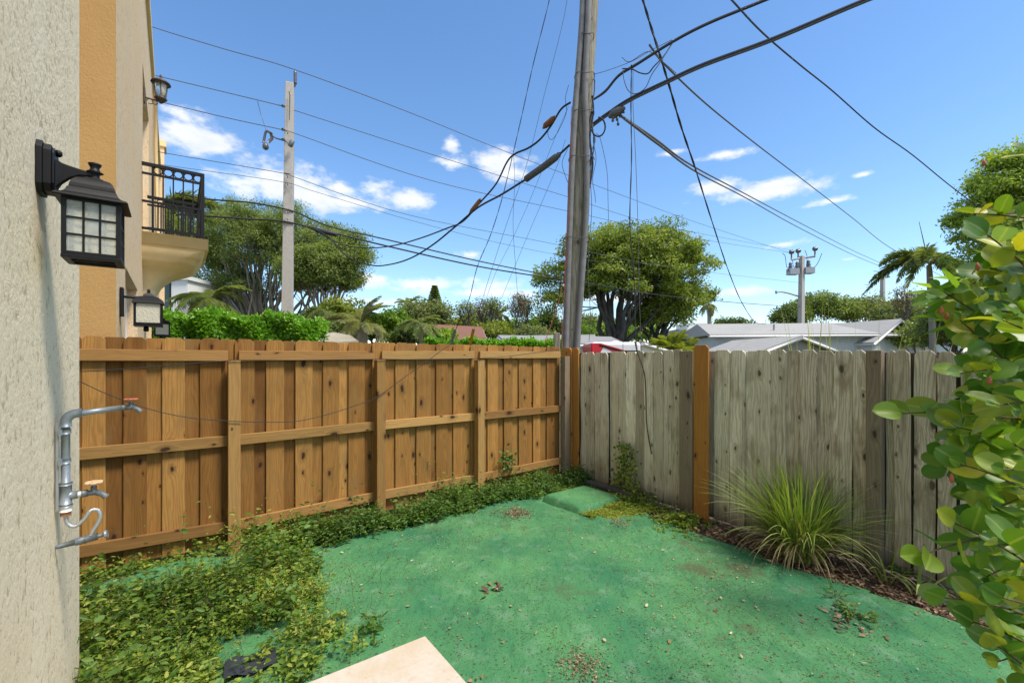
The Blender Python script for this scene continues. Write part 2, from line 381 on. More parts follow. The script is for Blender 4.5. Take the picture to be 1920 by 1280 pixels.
def shingle(name, c1, c2, sc=9):
    m, t, b = newmat(name); v = objvec(t)
    n = noise(t, v, 14, 5, .65); n2 = noise(t, v, 1.1, 4, .6)
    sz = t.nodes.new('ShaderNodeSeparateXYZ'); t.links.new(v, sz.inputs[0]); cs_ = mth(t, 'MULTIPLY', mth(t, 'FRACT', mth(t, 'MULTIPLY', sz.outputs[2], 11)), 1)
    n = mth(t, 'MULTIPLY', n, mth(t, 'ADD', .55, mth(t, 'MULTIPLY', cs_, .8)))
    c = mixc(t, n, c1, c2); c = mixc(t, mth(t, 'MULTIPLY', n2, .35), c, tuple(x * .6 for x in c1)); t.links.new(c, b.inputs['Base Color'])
    b.inputs['Roughness'].default_value = .95; b.inputs['Specular IOR Level'].default_value = .15; bump(t, b, n, .5, .02); return m
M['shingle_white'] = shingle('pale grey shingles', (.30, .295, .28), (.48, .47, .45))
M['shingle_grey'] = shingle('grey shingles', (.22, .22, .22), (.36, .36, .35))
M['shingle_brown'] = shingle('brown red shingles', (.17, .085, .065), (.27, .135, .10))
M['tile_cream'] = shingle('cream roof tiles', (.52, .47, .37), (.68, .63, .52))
# glass: seeded / rippled lantern pane
def glassy(name, col, rough=.15, tr=.6, rip=60, strength=.6):
    m, t, b = newmat(name); b.inputs['Base Color'].default_value = (*col, 1); b.inputs['Roughness'].default_value = rough
    b.inputs['Transmission Weight'].default_value = tr; b.inputs['IOR'].default_value = 1.3
    v = objvec(t); w = noise(t, v, rip, 3, .5); bump(t, b, w, strength, .006); return m
M['lantern_glass'] = glassy('rippled lantern glass', (.90, .93, .88), .18, .75, 40, .7)
M['seeded_glass'] = glassy('water glass', (.85, .82, .68), .3, .45, 60, 1.0)
M['window_glass'] = plain('dark window glass', (.03, .05, .06), .08, spec=.8, var=.1)
M['blue_glass'] = plain('pale blue door glass', (.35, .42, .50), .12, spec=.7, var=.05)

# foliage
M['leaf_tree1'] = leafmat('olive tree leaves', [(.10, .145, .035), (.16, .22, .052), (.24, .30, .08), (.32, .37, .11)])
M['leaf_tree2'] = leafmat('broad tree leaves', [(.10, .15, .02), (.17, .235, .032), (.26, .325, .05), (.36, .40, .075)])
M['leaf_bright'] = leafmat('bright leaves', [(.09, .18, .022), (.15, .27, .03), (.24, .36, .045), (.34, .44, .06)])
M['leaf_tree4'] = leafmat('light tree leaves', [(.15, .23, .035), (.24, .34, .05), (.35, .45, .08), (.46, .54, .13)])
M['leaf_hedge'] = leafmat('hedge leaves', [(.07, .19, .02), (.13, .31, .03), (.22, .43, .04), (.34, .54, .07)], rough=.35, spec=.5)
M['leaf_dark'] = leafmat('dark leaves', [(.06, .10, .025), (.10, .15, .035), (.16, .21, .05)])
M['leaf_greygreen'] = leafmat('grey green leaves', [(.12, .15, .06), (.19, .23, .08), (.28, .31, .12)])
M['leaf_yellow'] = leafmat('yellow green leaves', [(.14, .19, .03), (.24, .29, .04), (.36, .38, .06)])
M['leaf_dry'] = leafmat('dry leaves', [(.16, .12, .07), (.21, .17, .10), (.12, .13, .06)])
M['leaf_palm'] = leafmat('palm leaflets', [(.12, .17, .06), (.18, .23, .085), (.28, .32, .14)], rough=.4)
M['leaf_palm_grey'] = leafmat('grey palm leaflets', [(.20, .22, .12), (.29, .31, .17), (.34, .33, .19)], rough=.5)
M['weed'] = leafmat('weed leaves', [(.04, .085, .012), (.09, .16, .02), (.16, .25, .032), (.27, .36, .055), (.44, .45, .10)], rough=.5)
M['weed_dark'] = leafmat('dark green weed leaves', [(.035, .08, .014), (.07, .15, .025), (.12, .22, .04), (.20, .31, .075)], rough=.5)  # deeper green tones than the main weed mix
M['weed_dry'] = leafmat('dry weed stalks', [(.22, .17, .09), (.30, .25, .13), (.16, .18, .06)])
M['grass_blade'] = leafmat('long grass blades', [(.26, .19, .10), (.34, .29, .13), (.12, .19, .035), (.18, .27, .05), (.27, .36, .08), (.40, .45, .15)], rough=.45, trans=.3)
M['grass_fresh'] = leafmat('fresh yellow green blades', [(.20, .26, .04), (.30, .38, .06), (.42, .46, .10), (.5, .46, .16)], rough=.45, trans=.4)
M['litter'] = leafmat('fallen leaves', [(.07, .04, .025), (.15, .085, .05), (.25, .155, .09), (.40, .28, .17)], rough=.8, trans=.1, tcol=(1, 1, 1))
M['litter_dark'] = leafmat('dark husks', [(.02, .015, .008), (.06, .035, .02), (.12, .07, .035)], rough=.9, trans=0)
M['litter_pale'] = leafmat('pale fallen leaves', [(.16, .08, .035), (.34, .21, .10), (.48, .36, .20), (.60, .50, .36)], rough=.8, trans=.1, tcol=(1, 1, 1))

def carpet_mat():
    m, t, b = newmat('green outdoor carpet'); v = objvec(t)
    fib = noise(t, v, 190, 5, .75); big = noise(t, v, 1.1, 6, .62); mid = noise(t, v, 5.5, 6, .65); deb = noise(t, v, 75, 3, .6); deb2 = noise(t, v, 2.4, 4, .6)
    c = mixc(t, fib, (.022, .115, .040), (.170, .420, .165))
    c = mixc(t, ramp(t, big, [(.36, (.75, .75, .75)), (.60, (0, 0, 0))]), c, (.022, .150, .075))
    wn = mth(t, 'MULTIPLY', ramp(t, mid, [(.54, (0, 0, 0)), (.80, (1, 1, 1))]), fib)
    c = mixc(t, mth(t, 'MULTIPLY', wn, .6), c, (.42, .50, .42))
    dmask = mth(t, 'ADD', deb, mth(t, 'MULTIPLY', mth(t, 'SUBTRACT', deb2, .5), .22))
    c = mixc(t, ramp(t, dmask, [(.59, (0, 0, 0)), (.64, (.85, .85, .85))]), c, (.07, .05, .025))
    drag = noise(t, objvec(t, (1.0, .18, 1)), 26, 5, .7); c = mixc(t, mth(t, 'MULTIPLY', ramp(t, drag, [(.5, (0, 0, 0)), (.75, (1, 1, 1))]), .5), c, (.010, .095, .05))
    dirt = noise(t, objvec(t), .9, 7, .7)
    c = mixc(t, mth(t, 'MULTIPLY', ramp(t, dirt, [(.56, (0, 0, 0)), (.66, (1, 1, 1))]), mth(t, 'ADD', fib, .25), True), c, (.10, .09, .05))
    t.links.new(c, b.inputs['Base Color']); b.inputs['Roughness'].default_value = .9; b.inputs['Specular IOR Level'].default_value = .15
    bump(t, b, fib, .9, .006); return m
M['carpet'] = carpet_mat()
def stone_mat():
    m, t, b = newmat('travertine'); v = objvec(t)
    n1 = noise(t, v, 3.0, 8, .7); n2 = noise(t, v, 26, 5, .7); n3 = noise(t, v, 120, 3, .6)
    c = mixc(t, ramp(t, n1, [(.42, (0, 0, 0)), (.6, (1, 1, 1))]), (.47, .37, .25), (.52, .455, .385))
    c = mixc(t, ramp(t, n2, [(.5, (0, 0, 0)), (.7, (.6, .6, .6))]), c, (.42, .30, .2)); c = mixc(t, mth(t, 'MULTIPLY', n3, .35), c, (.75, .70, .62))
    t.links.new(c, b.inputs['Base Color']); b.inputs['Roughness'].default_value = .7; bump(t, b, n3, .3, .002); return m
M['travertine'] = stone_mat()
def ground_mat():
    m, t, b = newmat('lawn and soil'); v = objvec(t); n = noise(t, v, .6, 6, .6); n2 = noise(t, v, 30, 4, .6)
    c = mixc(t, n2, (.05, .075, .018), (.10, .13, .03)); c = mixc(t, ramp(t, n, [(.4, (0, 0, 0)), (.6, (1, 1, 1))]), c, (.13, .11, .07))
    t.links.new(c, b.inputs['Base Color']); b.inputs['Roughness'].default_value = .95; bump(t, b, n2, .6, .02); return m
M['ground'] = ground_mat()

# ------------------------------------------------------------------ frames of the yard
C = Vector((0.81, 6.20, 0)); A = Vector((-810 / F * 3.27, 3.27, 0)); B = Vector((890 / F * 2.99, 2.99, 0))
a_ = (A - C).normalized(); b_ = (B - C).normalized()      # a_: along the cedar fence to the left, b_: along the grey fence towards the viewer
def yard(p, q, z=0): return C + a_ * p + b_ * q + Vector((0, 0, z))
def col_s(px, P, d):
    k = (px - 960) / F; return (k * P.y - P.x) / (d.x - k * d.y)
w_ = Vector((-.602, .798, 0)).normalized(); n_ = Vector((.798, .602, 0)).normalized(); WD = .36
WB = n_ * -WD                                              # the stucco wall plane passes .36 m from the camera
def wall_t(px, off=0): return col_s(px, n_ * (off - WD), w_)
WRZ = math.atan2(w_.y, w_.x)                               # local x along the wall, local y into the wall
def wallP(t, off, z): return WB + w_ * t + n_ * off + Vector((0, 0, z))

# ------------------------------------------------------------------ ground
g = MB().add([(-400, -60, -.06), (400, -60, -.06), (400, 900, -.06), (-400, 900, -.06)], [(0, 1, 2, 3)]).build('ground', M['ground']); tag(g, kind='structure')
def grid_sheet(name, p0, p1, q0, q1, npn, nqn, zf, mat, keep=None):
    vs = []; fs = []
    for i in range(npn + 1):
        for j in range(nqn + 1):
            p = p0 + (p1 - p0) * i / npn; q = q0 + (q1 - q0) * j / nqn
            vs.append(yard(p, q, zf(p, q)))
    for i in range(npn):
        for j in range(nqn):
            p = p0 + (p1 - p0) * (i + .5) / npn; q = q0 + (q1 - q0) * (j + .5) / nqn
            if keep and not keep(p, q): continue
            k = i * (nqn + 1) + j; fs.append((k, k + 1, k + nqn + 2, k + nqn + 1))
    return MB().add(vs, fs, True).build(name, mat)
from mathutils import noise as mn
def nz(x, y, s=1.0, seed=0): return mn.noise(Vector((x * s, y * s, seed * 7.3)))
soil = grid_sheet('soil', -.2, 6.2, -.15, 7.0, 90, 100, lambda p, q: -.03 + .022 * nz(p, q, 2.5, 1) + .012 * nz(p, q, 9, 2) + .05 * max(0, .5 - p) * (q > .6), M['soil']); tag(soil, kind='structure')
def carpet_z(p, q):
    z = .016 + .020 * nz(p, q, 1.1, 3) + .006 * nz(p, q, 5, 4) + .010 * max(0, 1 - abs(nz(p + .3 * q, q * .6 - p, 1.6, 8)) * 9)
    z += .10 * math.exp(-((p - 4.35) / .45) ** 2 - ((q - .32) / .16) ** 2) + .06 * math.exp(-((p - 4.9) / .3) ** 2 - ((q - .42) / .2) ** 2)   # folds over the soil by the cedar fence
    z += .02 * math.sin(9 * p + 3 * q) * math.exp(-((q - .45) / .25) ** 2) * (p > 3.7)
    return z
def redge(q): return .18 + .29 * min(1, max(0, (q - .7) / 1.0)) + .07 * nz(q, 0, 2.2, 9) + .03 * nz(q, 0, 8, 10)
def ledge(p): return (.16 if p > 3.8 else .2) + .06 * nz(p, 3, 2.0, 12)
carpet = grid_sheet('carpet', 0.1, 5.4, 0.05, 6.4, 212, 254, carpet_z, M['carpet'], lambda p, q: p > redge(q) and q > ledge(p)); tag(carpet, kind='structure')
# raised slab under the same carpet by the corner
def rounded_slab(p0, p1, q0, q1, h, r=.05):
    vs = []; fs = []; n = 26
    for i in range(n + 1):
        for j in range(n + 1):
            u, v = i / n, j / n; p = p0 + (p1 - p0) * u; q = q0 + (q1 - q0) * v
            e = min(p - p0, p1 - p, q - q0, q1 - q); z = h * min(1, max(0, e / r)) ** .45 if e > 0 else -.02
            vs.append(yard(p, q, z + .006 * nz(p, q, 4, 5) + .01))
    for i in range(n):
        for j in range(n):
            k = i * (n + 1) + j; fs.append((k, k + 1, k + n + 2, k + n + 1))
    return MB().add(vs, fs, True)
sl = rounded_slab(.30, 1.00, .55, 1.18, .085).build('carpeted_slab', M['carpet']); tag(sl, 'raised rectangular slab under green carpet near the fence corner', 'slab')
# travertine doorstep
ct = at(797, 1198, 2.60); ct.z = 0
tp = thing('door_step', (ct.x, ct.y, 0), 'pale travertine step corner at the bottom edge of the yard', 'step', math.atan2(a_.y, a_.x))
tb = MB(); ang = math.atan2(a_.y, a_.x)
tb.box(0, 1.2, 0, 1.5, .0, .04); tb.build('tile', M['travertine'], tp, bevel=.004)
# black mat scrap
sc = at(470, 1252, 2.38)
mm = grid = MB(); vs = []; fs = []
for i in range(9):
    for j in range(7):
        vs.append((i * .03 - .12, j * .028 - .09, .035 + .012 * math.sin(i * 1.1) + .006 * nz(i, j, .7, 4)))
for i in range(8):
    for j in range(6): k = i * 7 + j; fs.append((k, k + 7, k + 8, k + 1))
o = MB().add(vs, fs, True).build('rubber_mat', plain('black rubber mat', (.03, .035, .045), .8, var=.3, sc=120, bmp=.4), loc=(sc.x, sc.y, 0), rot=(0, 0, R(30)))
tag(o, 'scrap of black rubber mat half hidden in the weeds at the bottom', 'mat')

# ------------------------------------------------------------------ boards
def board_mesh(name, w, h, th, mat, ear=.03, wob=0, seed=0, notch=0):
    """dog-eared picket: origin at its foot centre, x across, z up, a few stations so the edges can wander"""
    rr = random.Random(seed); ns = 7; mb = MB(); vs = []
    zs = [h * i / (ns - 1) for i in range(ns)]; zs[-1] = h - ear
    off = [(rr.uniform(-wob, wob), rr.uniform(-wob, wob), rr.uniform(-wob, wob) * 1.2) for _ in zs]
    for i, z in enumerate(zs):
        l = -w / 2 + off[i][0]; r = w / 2 + off[i][1]; y = off[i][2]
        vs += [(l, y, z), (r, y, z), (r, y + th, z), (l, y + th, z)]
    y = off[-1][2]; e = ear * .9; vs += [(-w / 2 + e, y, h), (w / 2 - e, y, h), (w / 2 - e, y + th, h), (-w / 2 + e, y + th, h)]
    fs = [(3, 2, 1, 0)]
    for i in range(ns):
        a = i * 4; b = a + 4
        for k in range(4): k2 = (k + 1) % 4; fs.append((a + k, a + k2, b + k2, b + k))
    a = ns * 4; fs.append((a, a + 1, a + 2, a + 3))
    return mb.add(vs, fs)
def put_board(fence, name, mb, mat, loc, bev=.002):
    o = mb.build(name, mat, fence, loc=loc, bevel=bev); return o

# cedar fence: local x along a_ reversed so that +x runs to the corner; local y away from the yard
fl = thing('cedar_fence', C, 'golden brown cedar picket fence with rails along the left side', 'fence', math.atan2(-a_.y, -a_.x))
def lx(px): return -col_s(px, C, a_)          # local x of a photo column (negative towards the left)
starts = [153, 231, 304, 375, 440, 499, 554, 605.6, 653.4, 697.9, 741.5, 780.8, 818, 850.3, 882.6, 914.4, 945.3, 973.2, 999.9, 1025.5, 1049]
ends = [198, 275, 347, 415, 477, 533, 586, 636, 684, 724, 767, 808, 840, 871, 902, 934, 961, 988, 1013, 1041]
ends = [198, 275, 347, 415, 477, 533, 586, 636, 684, 721, 767, 808, 840, 871, 902, 934, 961, 988, 1013.5, 1040]
def fence_top(px):                            # z of the picket tops, read from the photo
    y = 628 + (px - 150) * (650 - 628) / 900; s = col_s(px, C, a_); Y = (C + a_ * s).y
    return EYE + (HZ - y) / F * Y
sd_ = 100
for i, e in enumerate(ends):
    x0, x1 = lx(starts[i]), lx(e); hh = fence_top(starts[i]) + rnd.uniform(-.006, .006)
    put_board(fl, 'picket', board_mesh('picket', x1 - x0, hh - .07, .016, None, ear=.028, wob=.0015, seed=sd_), M['cedar'], ((x0 + x1) / 2, rnd.uniform(0, .003), .07)); sd_ += 1
    x2 = lx(starts[i + 1]); w2 = (x2 - x1) + .05
    put_board(fl, 'picket', board_mesh('picket', w2, hh - .075, .016, None, ear=.028, wob=.0015, seed=sd_), M['cedar'], ((x1 + x2) / 2, .021 + rnd.uniform(0, .003), .07)); sd_ += 1
for px0, px1 in ((60, 105), (105, 153)):      # the boards that run on behind the stucco wall
    x0, x1 = lx(px0), lx(px1)
    put_board(fl, 'picket', board_mesh('picket', x1 - x0, fence_top(150) - .07, .016, None, ear=.028, wob=.001, seed=sd_), M['cedar'], ((x0 + x1) / 2, .006, .07)); sd_ += 1
def zrow(px, y): s = col_s(px, C, a_); return EYE + (HZ - y) / F * (C + a_ * s).y
posts = [(437, 26), (707, 20), (892, 19), (1052, 14)]
pxs = [60, 437, 707, 892, 1052]
for k in range(4):
    x0, x1 = lx(pxs[k]) + (.04 if k else 0), lx(pxs[k + 1]) - .04
    for (ya, yb, hgt) in ((679, 672, .09), (0, 0, 0), (1, 0, 0)):
        if ya == 679: zt = [zrow(150, 676), zrow(437, 676.5), zrow(707, 674), zrow(892, 672), zrow(1052, 671)]; z0 = zt[k] if k else zt[0]; z1 = zt[k + 1]
        elif ya == 0: zt = [zrow(150, 861), zrow(437, 834), zrow(707, 805), zrow(892, 787), zrow(1052, 771)]; z0, z1 = zt[k], zt[k + 1]
        else: zt = [zrow(150, 1041), zrow(437, 993), zrow(707, 936), zrow(892, 902), zrow(1052, 868)]; z0, z1 = zt[k], zt[k + 1]
        if k == 0: z0 = z0 + (z0 - z1) * 0
        zc = (z0 + z1) / 2; ln = x1 - x0
        mb = MB(); mb.box(-.0185, .0185, -.042, -.004, -ln / 2, ln / 2)   # built along z so that the grain runs with the rail
        mb = MB(); mb.box(-.088, 0, 0, .036, -ln / 2, ln / 2)
        tilt = math.atan2(z1 - z0, ln)
        o = mb.build('rail', M['cedar_rail'], fl, loc=((x0 + x1) / 2, -.0375, zc), bevel=.003)
        o.rotation_euler = (0, R(90) - tilt, 0)
for k, (px, wpx) in enumerate(posts):
    s = col_s(px, C, a_); Y = (C + a_ * s).y; wd = .089
    top = zrow(px, 674.5 if k < 3 else 668)
    o = MB().box(-wd / 2, wd / 2, 0, .089, 0, top + .0).build('post', M['cedar_rail'] if k < 3 else M['brown_post'], fl, loc=(lx(px), -.125, 0), bevel=.004)
    if k < 3: o.location.y = -.126

# grey fence: local x runs from the corner towards the viewer (b_), local y out of the yard (away from the camera side)
fr = thing('weathered_fence', C, 'weathered silver grey board fence with two orange replacement boards on the right', 'fence', math.atan2(b_.y, b_.x))
def rx(px): return col_s(px, C, b_)
def rtop(px, y=658): s = rx(px); return EYE + (HZ - y) / F * (C + b_ * s).y
def rb(p0, p1, y=0.0, top=658, name='board', mat='grey_wood', h0=.03, lab=None, wob=.004, th=.018, ear=.022, over=.012, lean=0):
    global sd_
    x0, x1 = rx(p0), rx(p1); sd_ += 1
    hh = rtop((p0 + p1) / 2, top) - h0
    o = put_board(fr, name, board_mesh(name, x1 - x0 + over, hh, th, None, ear=ear, wob=wob, seed=sd_), M[mat], ((x0 + x1) / 2, y, h0), .0025)
    o.rotation_euler = (rnd.uniform(-.006, .006), lean + rnd.uniform(-.005, .005), 0)
    if lab: o['label'] = lab
    return o
# local y>0 lies to the left of b_, i.e. outside the yard
def orange(p0, p1, top, lab): return rb(p0, p1, -.03, top, 'board', 'orange_board', .0, lab, .001, .019, .028, 0)
# direction check: outward side of the grey fence
OUT = 1 if (Matrix.Rotation(math.atan2(b_.y, b_.x), 3, 'Z') @ Vector((0, 1, 0))).dot(a_) < 0 else -1
yo = lambda v: OUT * v
rb(1058, 1077, yo(-.055), 652, 'board', 'orange_board', .0, 'orange stained board at the corner', .001, .019, .03, 0)
rb(1076, 1088, yo(-.035), 652, 'board', 'orange_board', .0, 'narrow orange stained board beside the corner', .001, .019, .03, 0)
seq = [(1088, 1097, .02, 661), (1097, 1114, 0, 660), (1114, 1141, 0, 661), (1142, 1173, .004, 659), (1173, 1190, .022, 660), (1189, 1207, 0, 659), (1207, 1224, .02, 660), (1222, 1243, 0, 658), (1243, 1258, .022, 656), (1256, 1281, 0, 656),
       (1296, 1345, .03, 658), (1336, 1368, 0, 656), (1367, 1398, .0, 656.5), (1398, 1419, .02, 657), (1418, 1441, .012, 656), (1440, 1474, 0, 656), (1473, 1499, .02, 657), (1498, 1533, 0, 656), (1532, 1559, .02, 657), (1558, 1598, 0, 657), (1598, 1628, .0, 656),
       (1662, 1674, .03, 657), (1673, 1710, .0, 657), (1709, 1756, .0, 656.5), (1755, 1797, 0, 658), (1797, 1850, 0, 658), (1850, 1905, .02, 658), (1905, 1975, 0, 658), (1975, 2060, .0, 658)]
for i_, (p0, p1, y, top) in enumerate(seq):
    back_ = y > .01
    o_ = rb(p0, p1, yo(y + (0 if back_ else (i_ % 2) * .013)), top + rnd.uniform(-.8, .8), over=.03 if back_ else -.017, ear=.03, mat='grey_wood_brown' if p0 > 1440 else 'grey_wood')
    o_.rotation_euler.z = rnd.uniform(-.03, .03)
for px_, w_b in ((1092, 10), (1114, 10), (1141, 10), (1173, 12), (1207, 12), (1243, 12), (1290, 18), (1340, 12), (1368, 14), (1398, 14), (1441, 15), (1474, 12), (1499, 14), (1533, 14), (1559, 15), (1598, 16), (1640, 30), (1672, 12), (1709, 18), (1755, 20), (1797, 20), (1850, 22), (1905, 24), (1975, 28)): rb(px_ - w_b, px_ + w_b, yo(.042), 661, th=.016, wob=.001, mat='gap_shade_wood')
def rpost(p0, p1, top, mat='brown_post', name='post'):
    x0, x1 = rx(p0), rx(p1); w = x1 - x0
    o = MB().box(-w / 2, w / 2, -.045, .045, 0, rtop(p0, top)).build(name, M[mat], fr, loc=((x0 + x1) / 2, yo(-.03), 0), bevel=.005); return o
rpost(1281, 1306, 658); rpost(1629, 1658, 657)
rb(1308, 1336, yo(-.075), 647, 'board', 'orange_board', .0, 'orange stained board halfway along the grey fence', .001, .019, .03, 0)
for z in (.35, 1.0, 1.6):                     # rails on the far side
    for q0, q1 in ((0, 1.85), (1.85, 4.4)):
        ln = q1 - q0 - .02; o = MB().box(-.07, 0, 0, .036, -ln / 2, ln / 2).build('rail', M['brown_post'], fr, loc=((q0 + q1) / 2, yo(.06), z)); o.rotation_euler = (0, R(90), 0)
# old timber lying at the foot of the grey fence
p0 = yard(.10, .35, .05); p1 = yard(.13, 1.75, .03)
lg = MB().tube([p0, p0.lerp(p1, .3) + Vector((0, 0, .015)), p0.lerp(p1, .7), p1], [.035, .045, .04, .03], 9).build('log', M['bark_dark']); tag(lg, 'dark rotten log lying at the foot of the grey fence near the corner', 'log')

# ------------------------------------------------------------------ near stucco wall
tE = wall_t(149.5); tS = tE - 3.2
nw = thing('house_wall', wallP(tS, 0, 0), 'rough cream stucco house wall filling the left edge', 'wall', WRZ)
ln = tE - tS
MB().box(0, ln, 0, 1.9, -.05, 6.2).build('wall', M['stucco'], nw, bevel=.012)
MB().box(ln, ln + 2.05, 1.6, 1.9, -.05, 6.2).build('recessed_wall', M['stucco_far'], nw)
pt = wall_t(-14) - tS
MB().box(pt - .3, pt, -.012, .0, -.05, 6.2).build('trim', plain('olive trim paint', (.28, .25, .17), .7, sc=8), nw, bevel=.003)

# ------------------------------------------------------------------ neighbouring townhouse
t0 = wall_t(214.5) + .13; t1 = wall_t(299.5); TH = 7.35
th = thing('townhouse', wallP(t0, 0, 0), 'peach stucco townhouse with balcony behind the cedar fence', 'building', WRZ)
D = t1 - t0
def T(px, off=0): return wall_t(px, off) - t0
oa, ob = T(235), T(258)                     # ground-floor door
oc, od = T(274), T(284)                     # second ground-floor door
ba, bb = T(267.5), T(279)                   # balcony door
wb = MB(); dep = .35
def seg(x0, x1, zlo, zhi): wb.box(x0, x1, 0, dep, zlo, zhi)
seg(0, oa, 0, TH); seg(oa, ob, 2.5, TH)
seg(ob, ba, 0, TH) if ba < oc else None
if ba < oc:
    seg(ba, oc, 0, 3.43); seg(oc, min(od, bb), 2.5, 3.43); seg(ba, min(od, bb), 5.9, TH)
    if bb > od: seg(od, bb, 0, 3.43); seg(od, bb, 5.9, TH); seg(bb, D, 0, TH)
    else: seg(bb, od, 2.5, TH); seg(od, D, 0, TH)
wb.build('wall', M['stucco_far'], th)
MB().box(-.003, D, dep, 4.5, 0, TH - .1).build('wall', M['stucco_tan'], th)
MB().box(-.012, -.004, 0.0, 2.2, 0, TH + .4).build('accent_wall', M['stucco_tan'], th)
MB().box(-.04, D + .05, -.05, .40, TH, TH + .16).build('coping', M['balcony'], th, bevel=.01)
MB().box(D - .3, D + .25, -.12, 3.0, 0, TH + .9).build('parapet', M['stucco_far'], th, bevel=.01)
MB().box(D - .35, D + .3, -.17, 3.0, TH + .9, TH + 1.1).build('coping', M['balcony'], th, bevel=.01)
for x0, x1, z0, z1 in ((oa, ob, 0, 2.5), (oc, od, 0, 2.5), (ba, bb, 3.43, 5.9)):
    dr = MB().box(x0, x1, .16, .20, z0, z1).build('glass_door', M['blue_glass'], th)
    fm = MB(); fm.box(x0, x0 + .09, .10, .158, z0, z1); fm.box(x1 - .09, x1, .10, .158, z0, z1); fm.box(x0 + .09, x1 - .09, .10, .158, z1 - .09, z1); fm.box((x0 + x1) / 2 - .04, (x0 + x1) / 2 + .04, .10, .158, z0, z1 - .09)
    fm.build('door_frame', M['white_trim'], dr)
# downpipe behind the upper lantern
pa, pb = T(286), T(288)
MB().tube([(pa, -.05, TH), (pa, -.05, 6.2), (pb + .6, -.06, 3.8)], .035, 8).build('downpipe', M['balcony'], th)
# balcony: rounded bowl corbel, slab and railing
t_b0 = T(265.5); blen = 1.7; BZ = 3.43
prof = [(BZ, .84), (BZ - .17, .84), (BZ - .175, .80), (BZ - .22, .79), (BZ - .25, .76), (BZ - .30, .755), (BZ - .33, .70), (BZ - .39, .69), (BZ - .42, .63), (BZ - .47, .55), (BZ - .51, .45), (BZ - .55, .37), (BZ - .62, .28), (BZ - .70, .21), (BZ - .80, .16), (BZ - .90, .13)]
prof = [(BZ - (BZ - z) * .93, e * .92) for z, e in prof]
vs = []; fs = []; ncol = 0
for z, e in prof:
    ring = []
    inset = (.77 - e) * .55; x0, x1 = t_b0 + inset, t_b0 + blen - inset
    rr_ = min(e * .95, .03 + max(0, BZ - z - .16) * 1.5)
    ring.append((x0, .02, z)); ring.append((x0, -e + rr_, z))
    for k in range(1, 6): q = R(90) * k / 5; ring.append((x0 + rr_ - rr_ * math.cos(q), -e + rr_ - rr_ * math.sin(q), z))
    for k in range(0, 5): q = R(90) * k / 5; ring.append((x1 - rr_ + rr_ * math.sin(q), -e + rr_ - rr_ * math.cos(q), z))
    ring.append((x1, -e + rr_, z)); ring.append((x1, .02, z)); ncol = len(ring); vs += ring
for i in range(len(prof) - 1):
    for k in range(ncol - 1): a = i * ncol + k; fs.append((a, a + 1, a + ncol + 1, a + ncol))
fs.append(tuple(range(ncol))); fs.append(tuple((len(prof) - 1) * ncol + k for k in reversed(range(ncol))))
bc = MB().add(vs, fs, False).build('balcony', M['balcony'], th)
for p in bc.data.polygons[:]: p.use_smooth = abs(p.normal.z) < .9
rl = thing('balcony_railing', (t_b0 + .03, 0, BZ), None, None); rl.parent = th
if 'label' in rl: del rl['label']
RLN, RDP, RH = blen - .08, .70, .95
def rail_bar(name, p, q, r): return MB().box(-r, r, -r, r, 0, (Vector(q) - Vector(p)).length, Matrix.Translation(p) @ (Vector(q) - Vector(p)).to_track_quat('Z', 'Y').to_matrix().to_4x4()).build(name, M['black'], rl)
for z, r, nm in ((RH, .022, 'top_rail'), (RH - .13, .014, 'rail'), (RH - .52, .014, 'rail'), (.05, .016, 'rail')):
    rail_bar(nm, (0, 0, z), (0, -RDP, z), r); rail_bar(nm, (0, -RDP, z), (RLN, -RDP, z), r); rail_bar(nm, (RLN, 0, z), (RLN, -RDP, z), r)
for x, y in ((0, -RDP), (RLN, -RDP), (0, -.12)): rail_bar('post', (x, y, 0), (x, y, RH + (.0 if y > -.2 else .02)), .022 if y < -.2 else .013)
ringm = None
def ring_mesh():
    pts = [(0, .05 * math.cos(2 * math.pi * k / 16), .05 * math.sin(2 * math.pi * k / 16)) for k in range(17)]
    return MB().tube(pts, .008, 5, False).mesh('ring', M['black'])
ringm = ring_mesh()
def side(n, f, rot):
    for k in range(n):
        u = (k + .5) / n; x, y = f(u); share('ring', ringm, rl, (x, y, RH - .065), (0, 0, rot))
        u = (k + 1) / n
        if k < n - 1: x, y = f(u); rail_bar('baluster', (x, y, .05), (x, y, RH - .02), .009)
        for s in (-.30, -.0, .30) if k % 2 else (.0, .3):
            uu = (k + .5 + s) / n; x, y = f(uu); rail_bar('baluster', (x, y, .05), (x, y, RH - .52), .009)
side(5, lambda u: (0, -.12 - (RDP - .12) * u), 0)
side(9, lambda u: (RLN * u, -RDP), R(90)); side(5, lambda u: (RLN, -.12 - (RDP - .12) * u), 0)

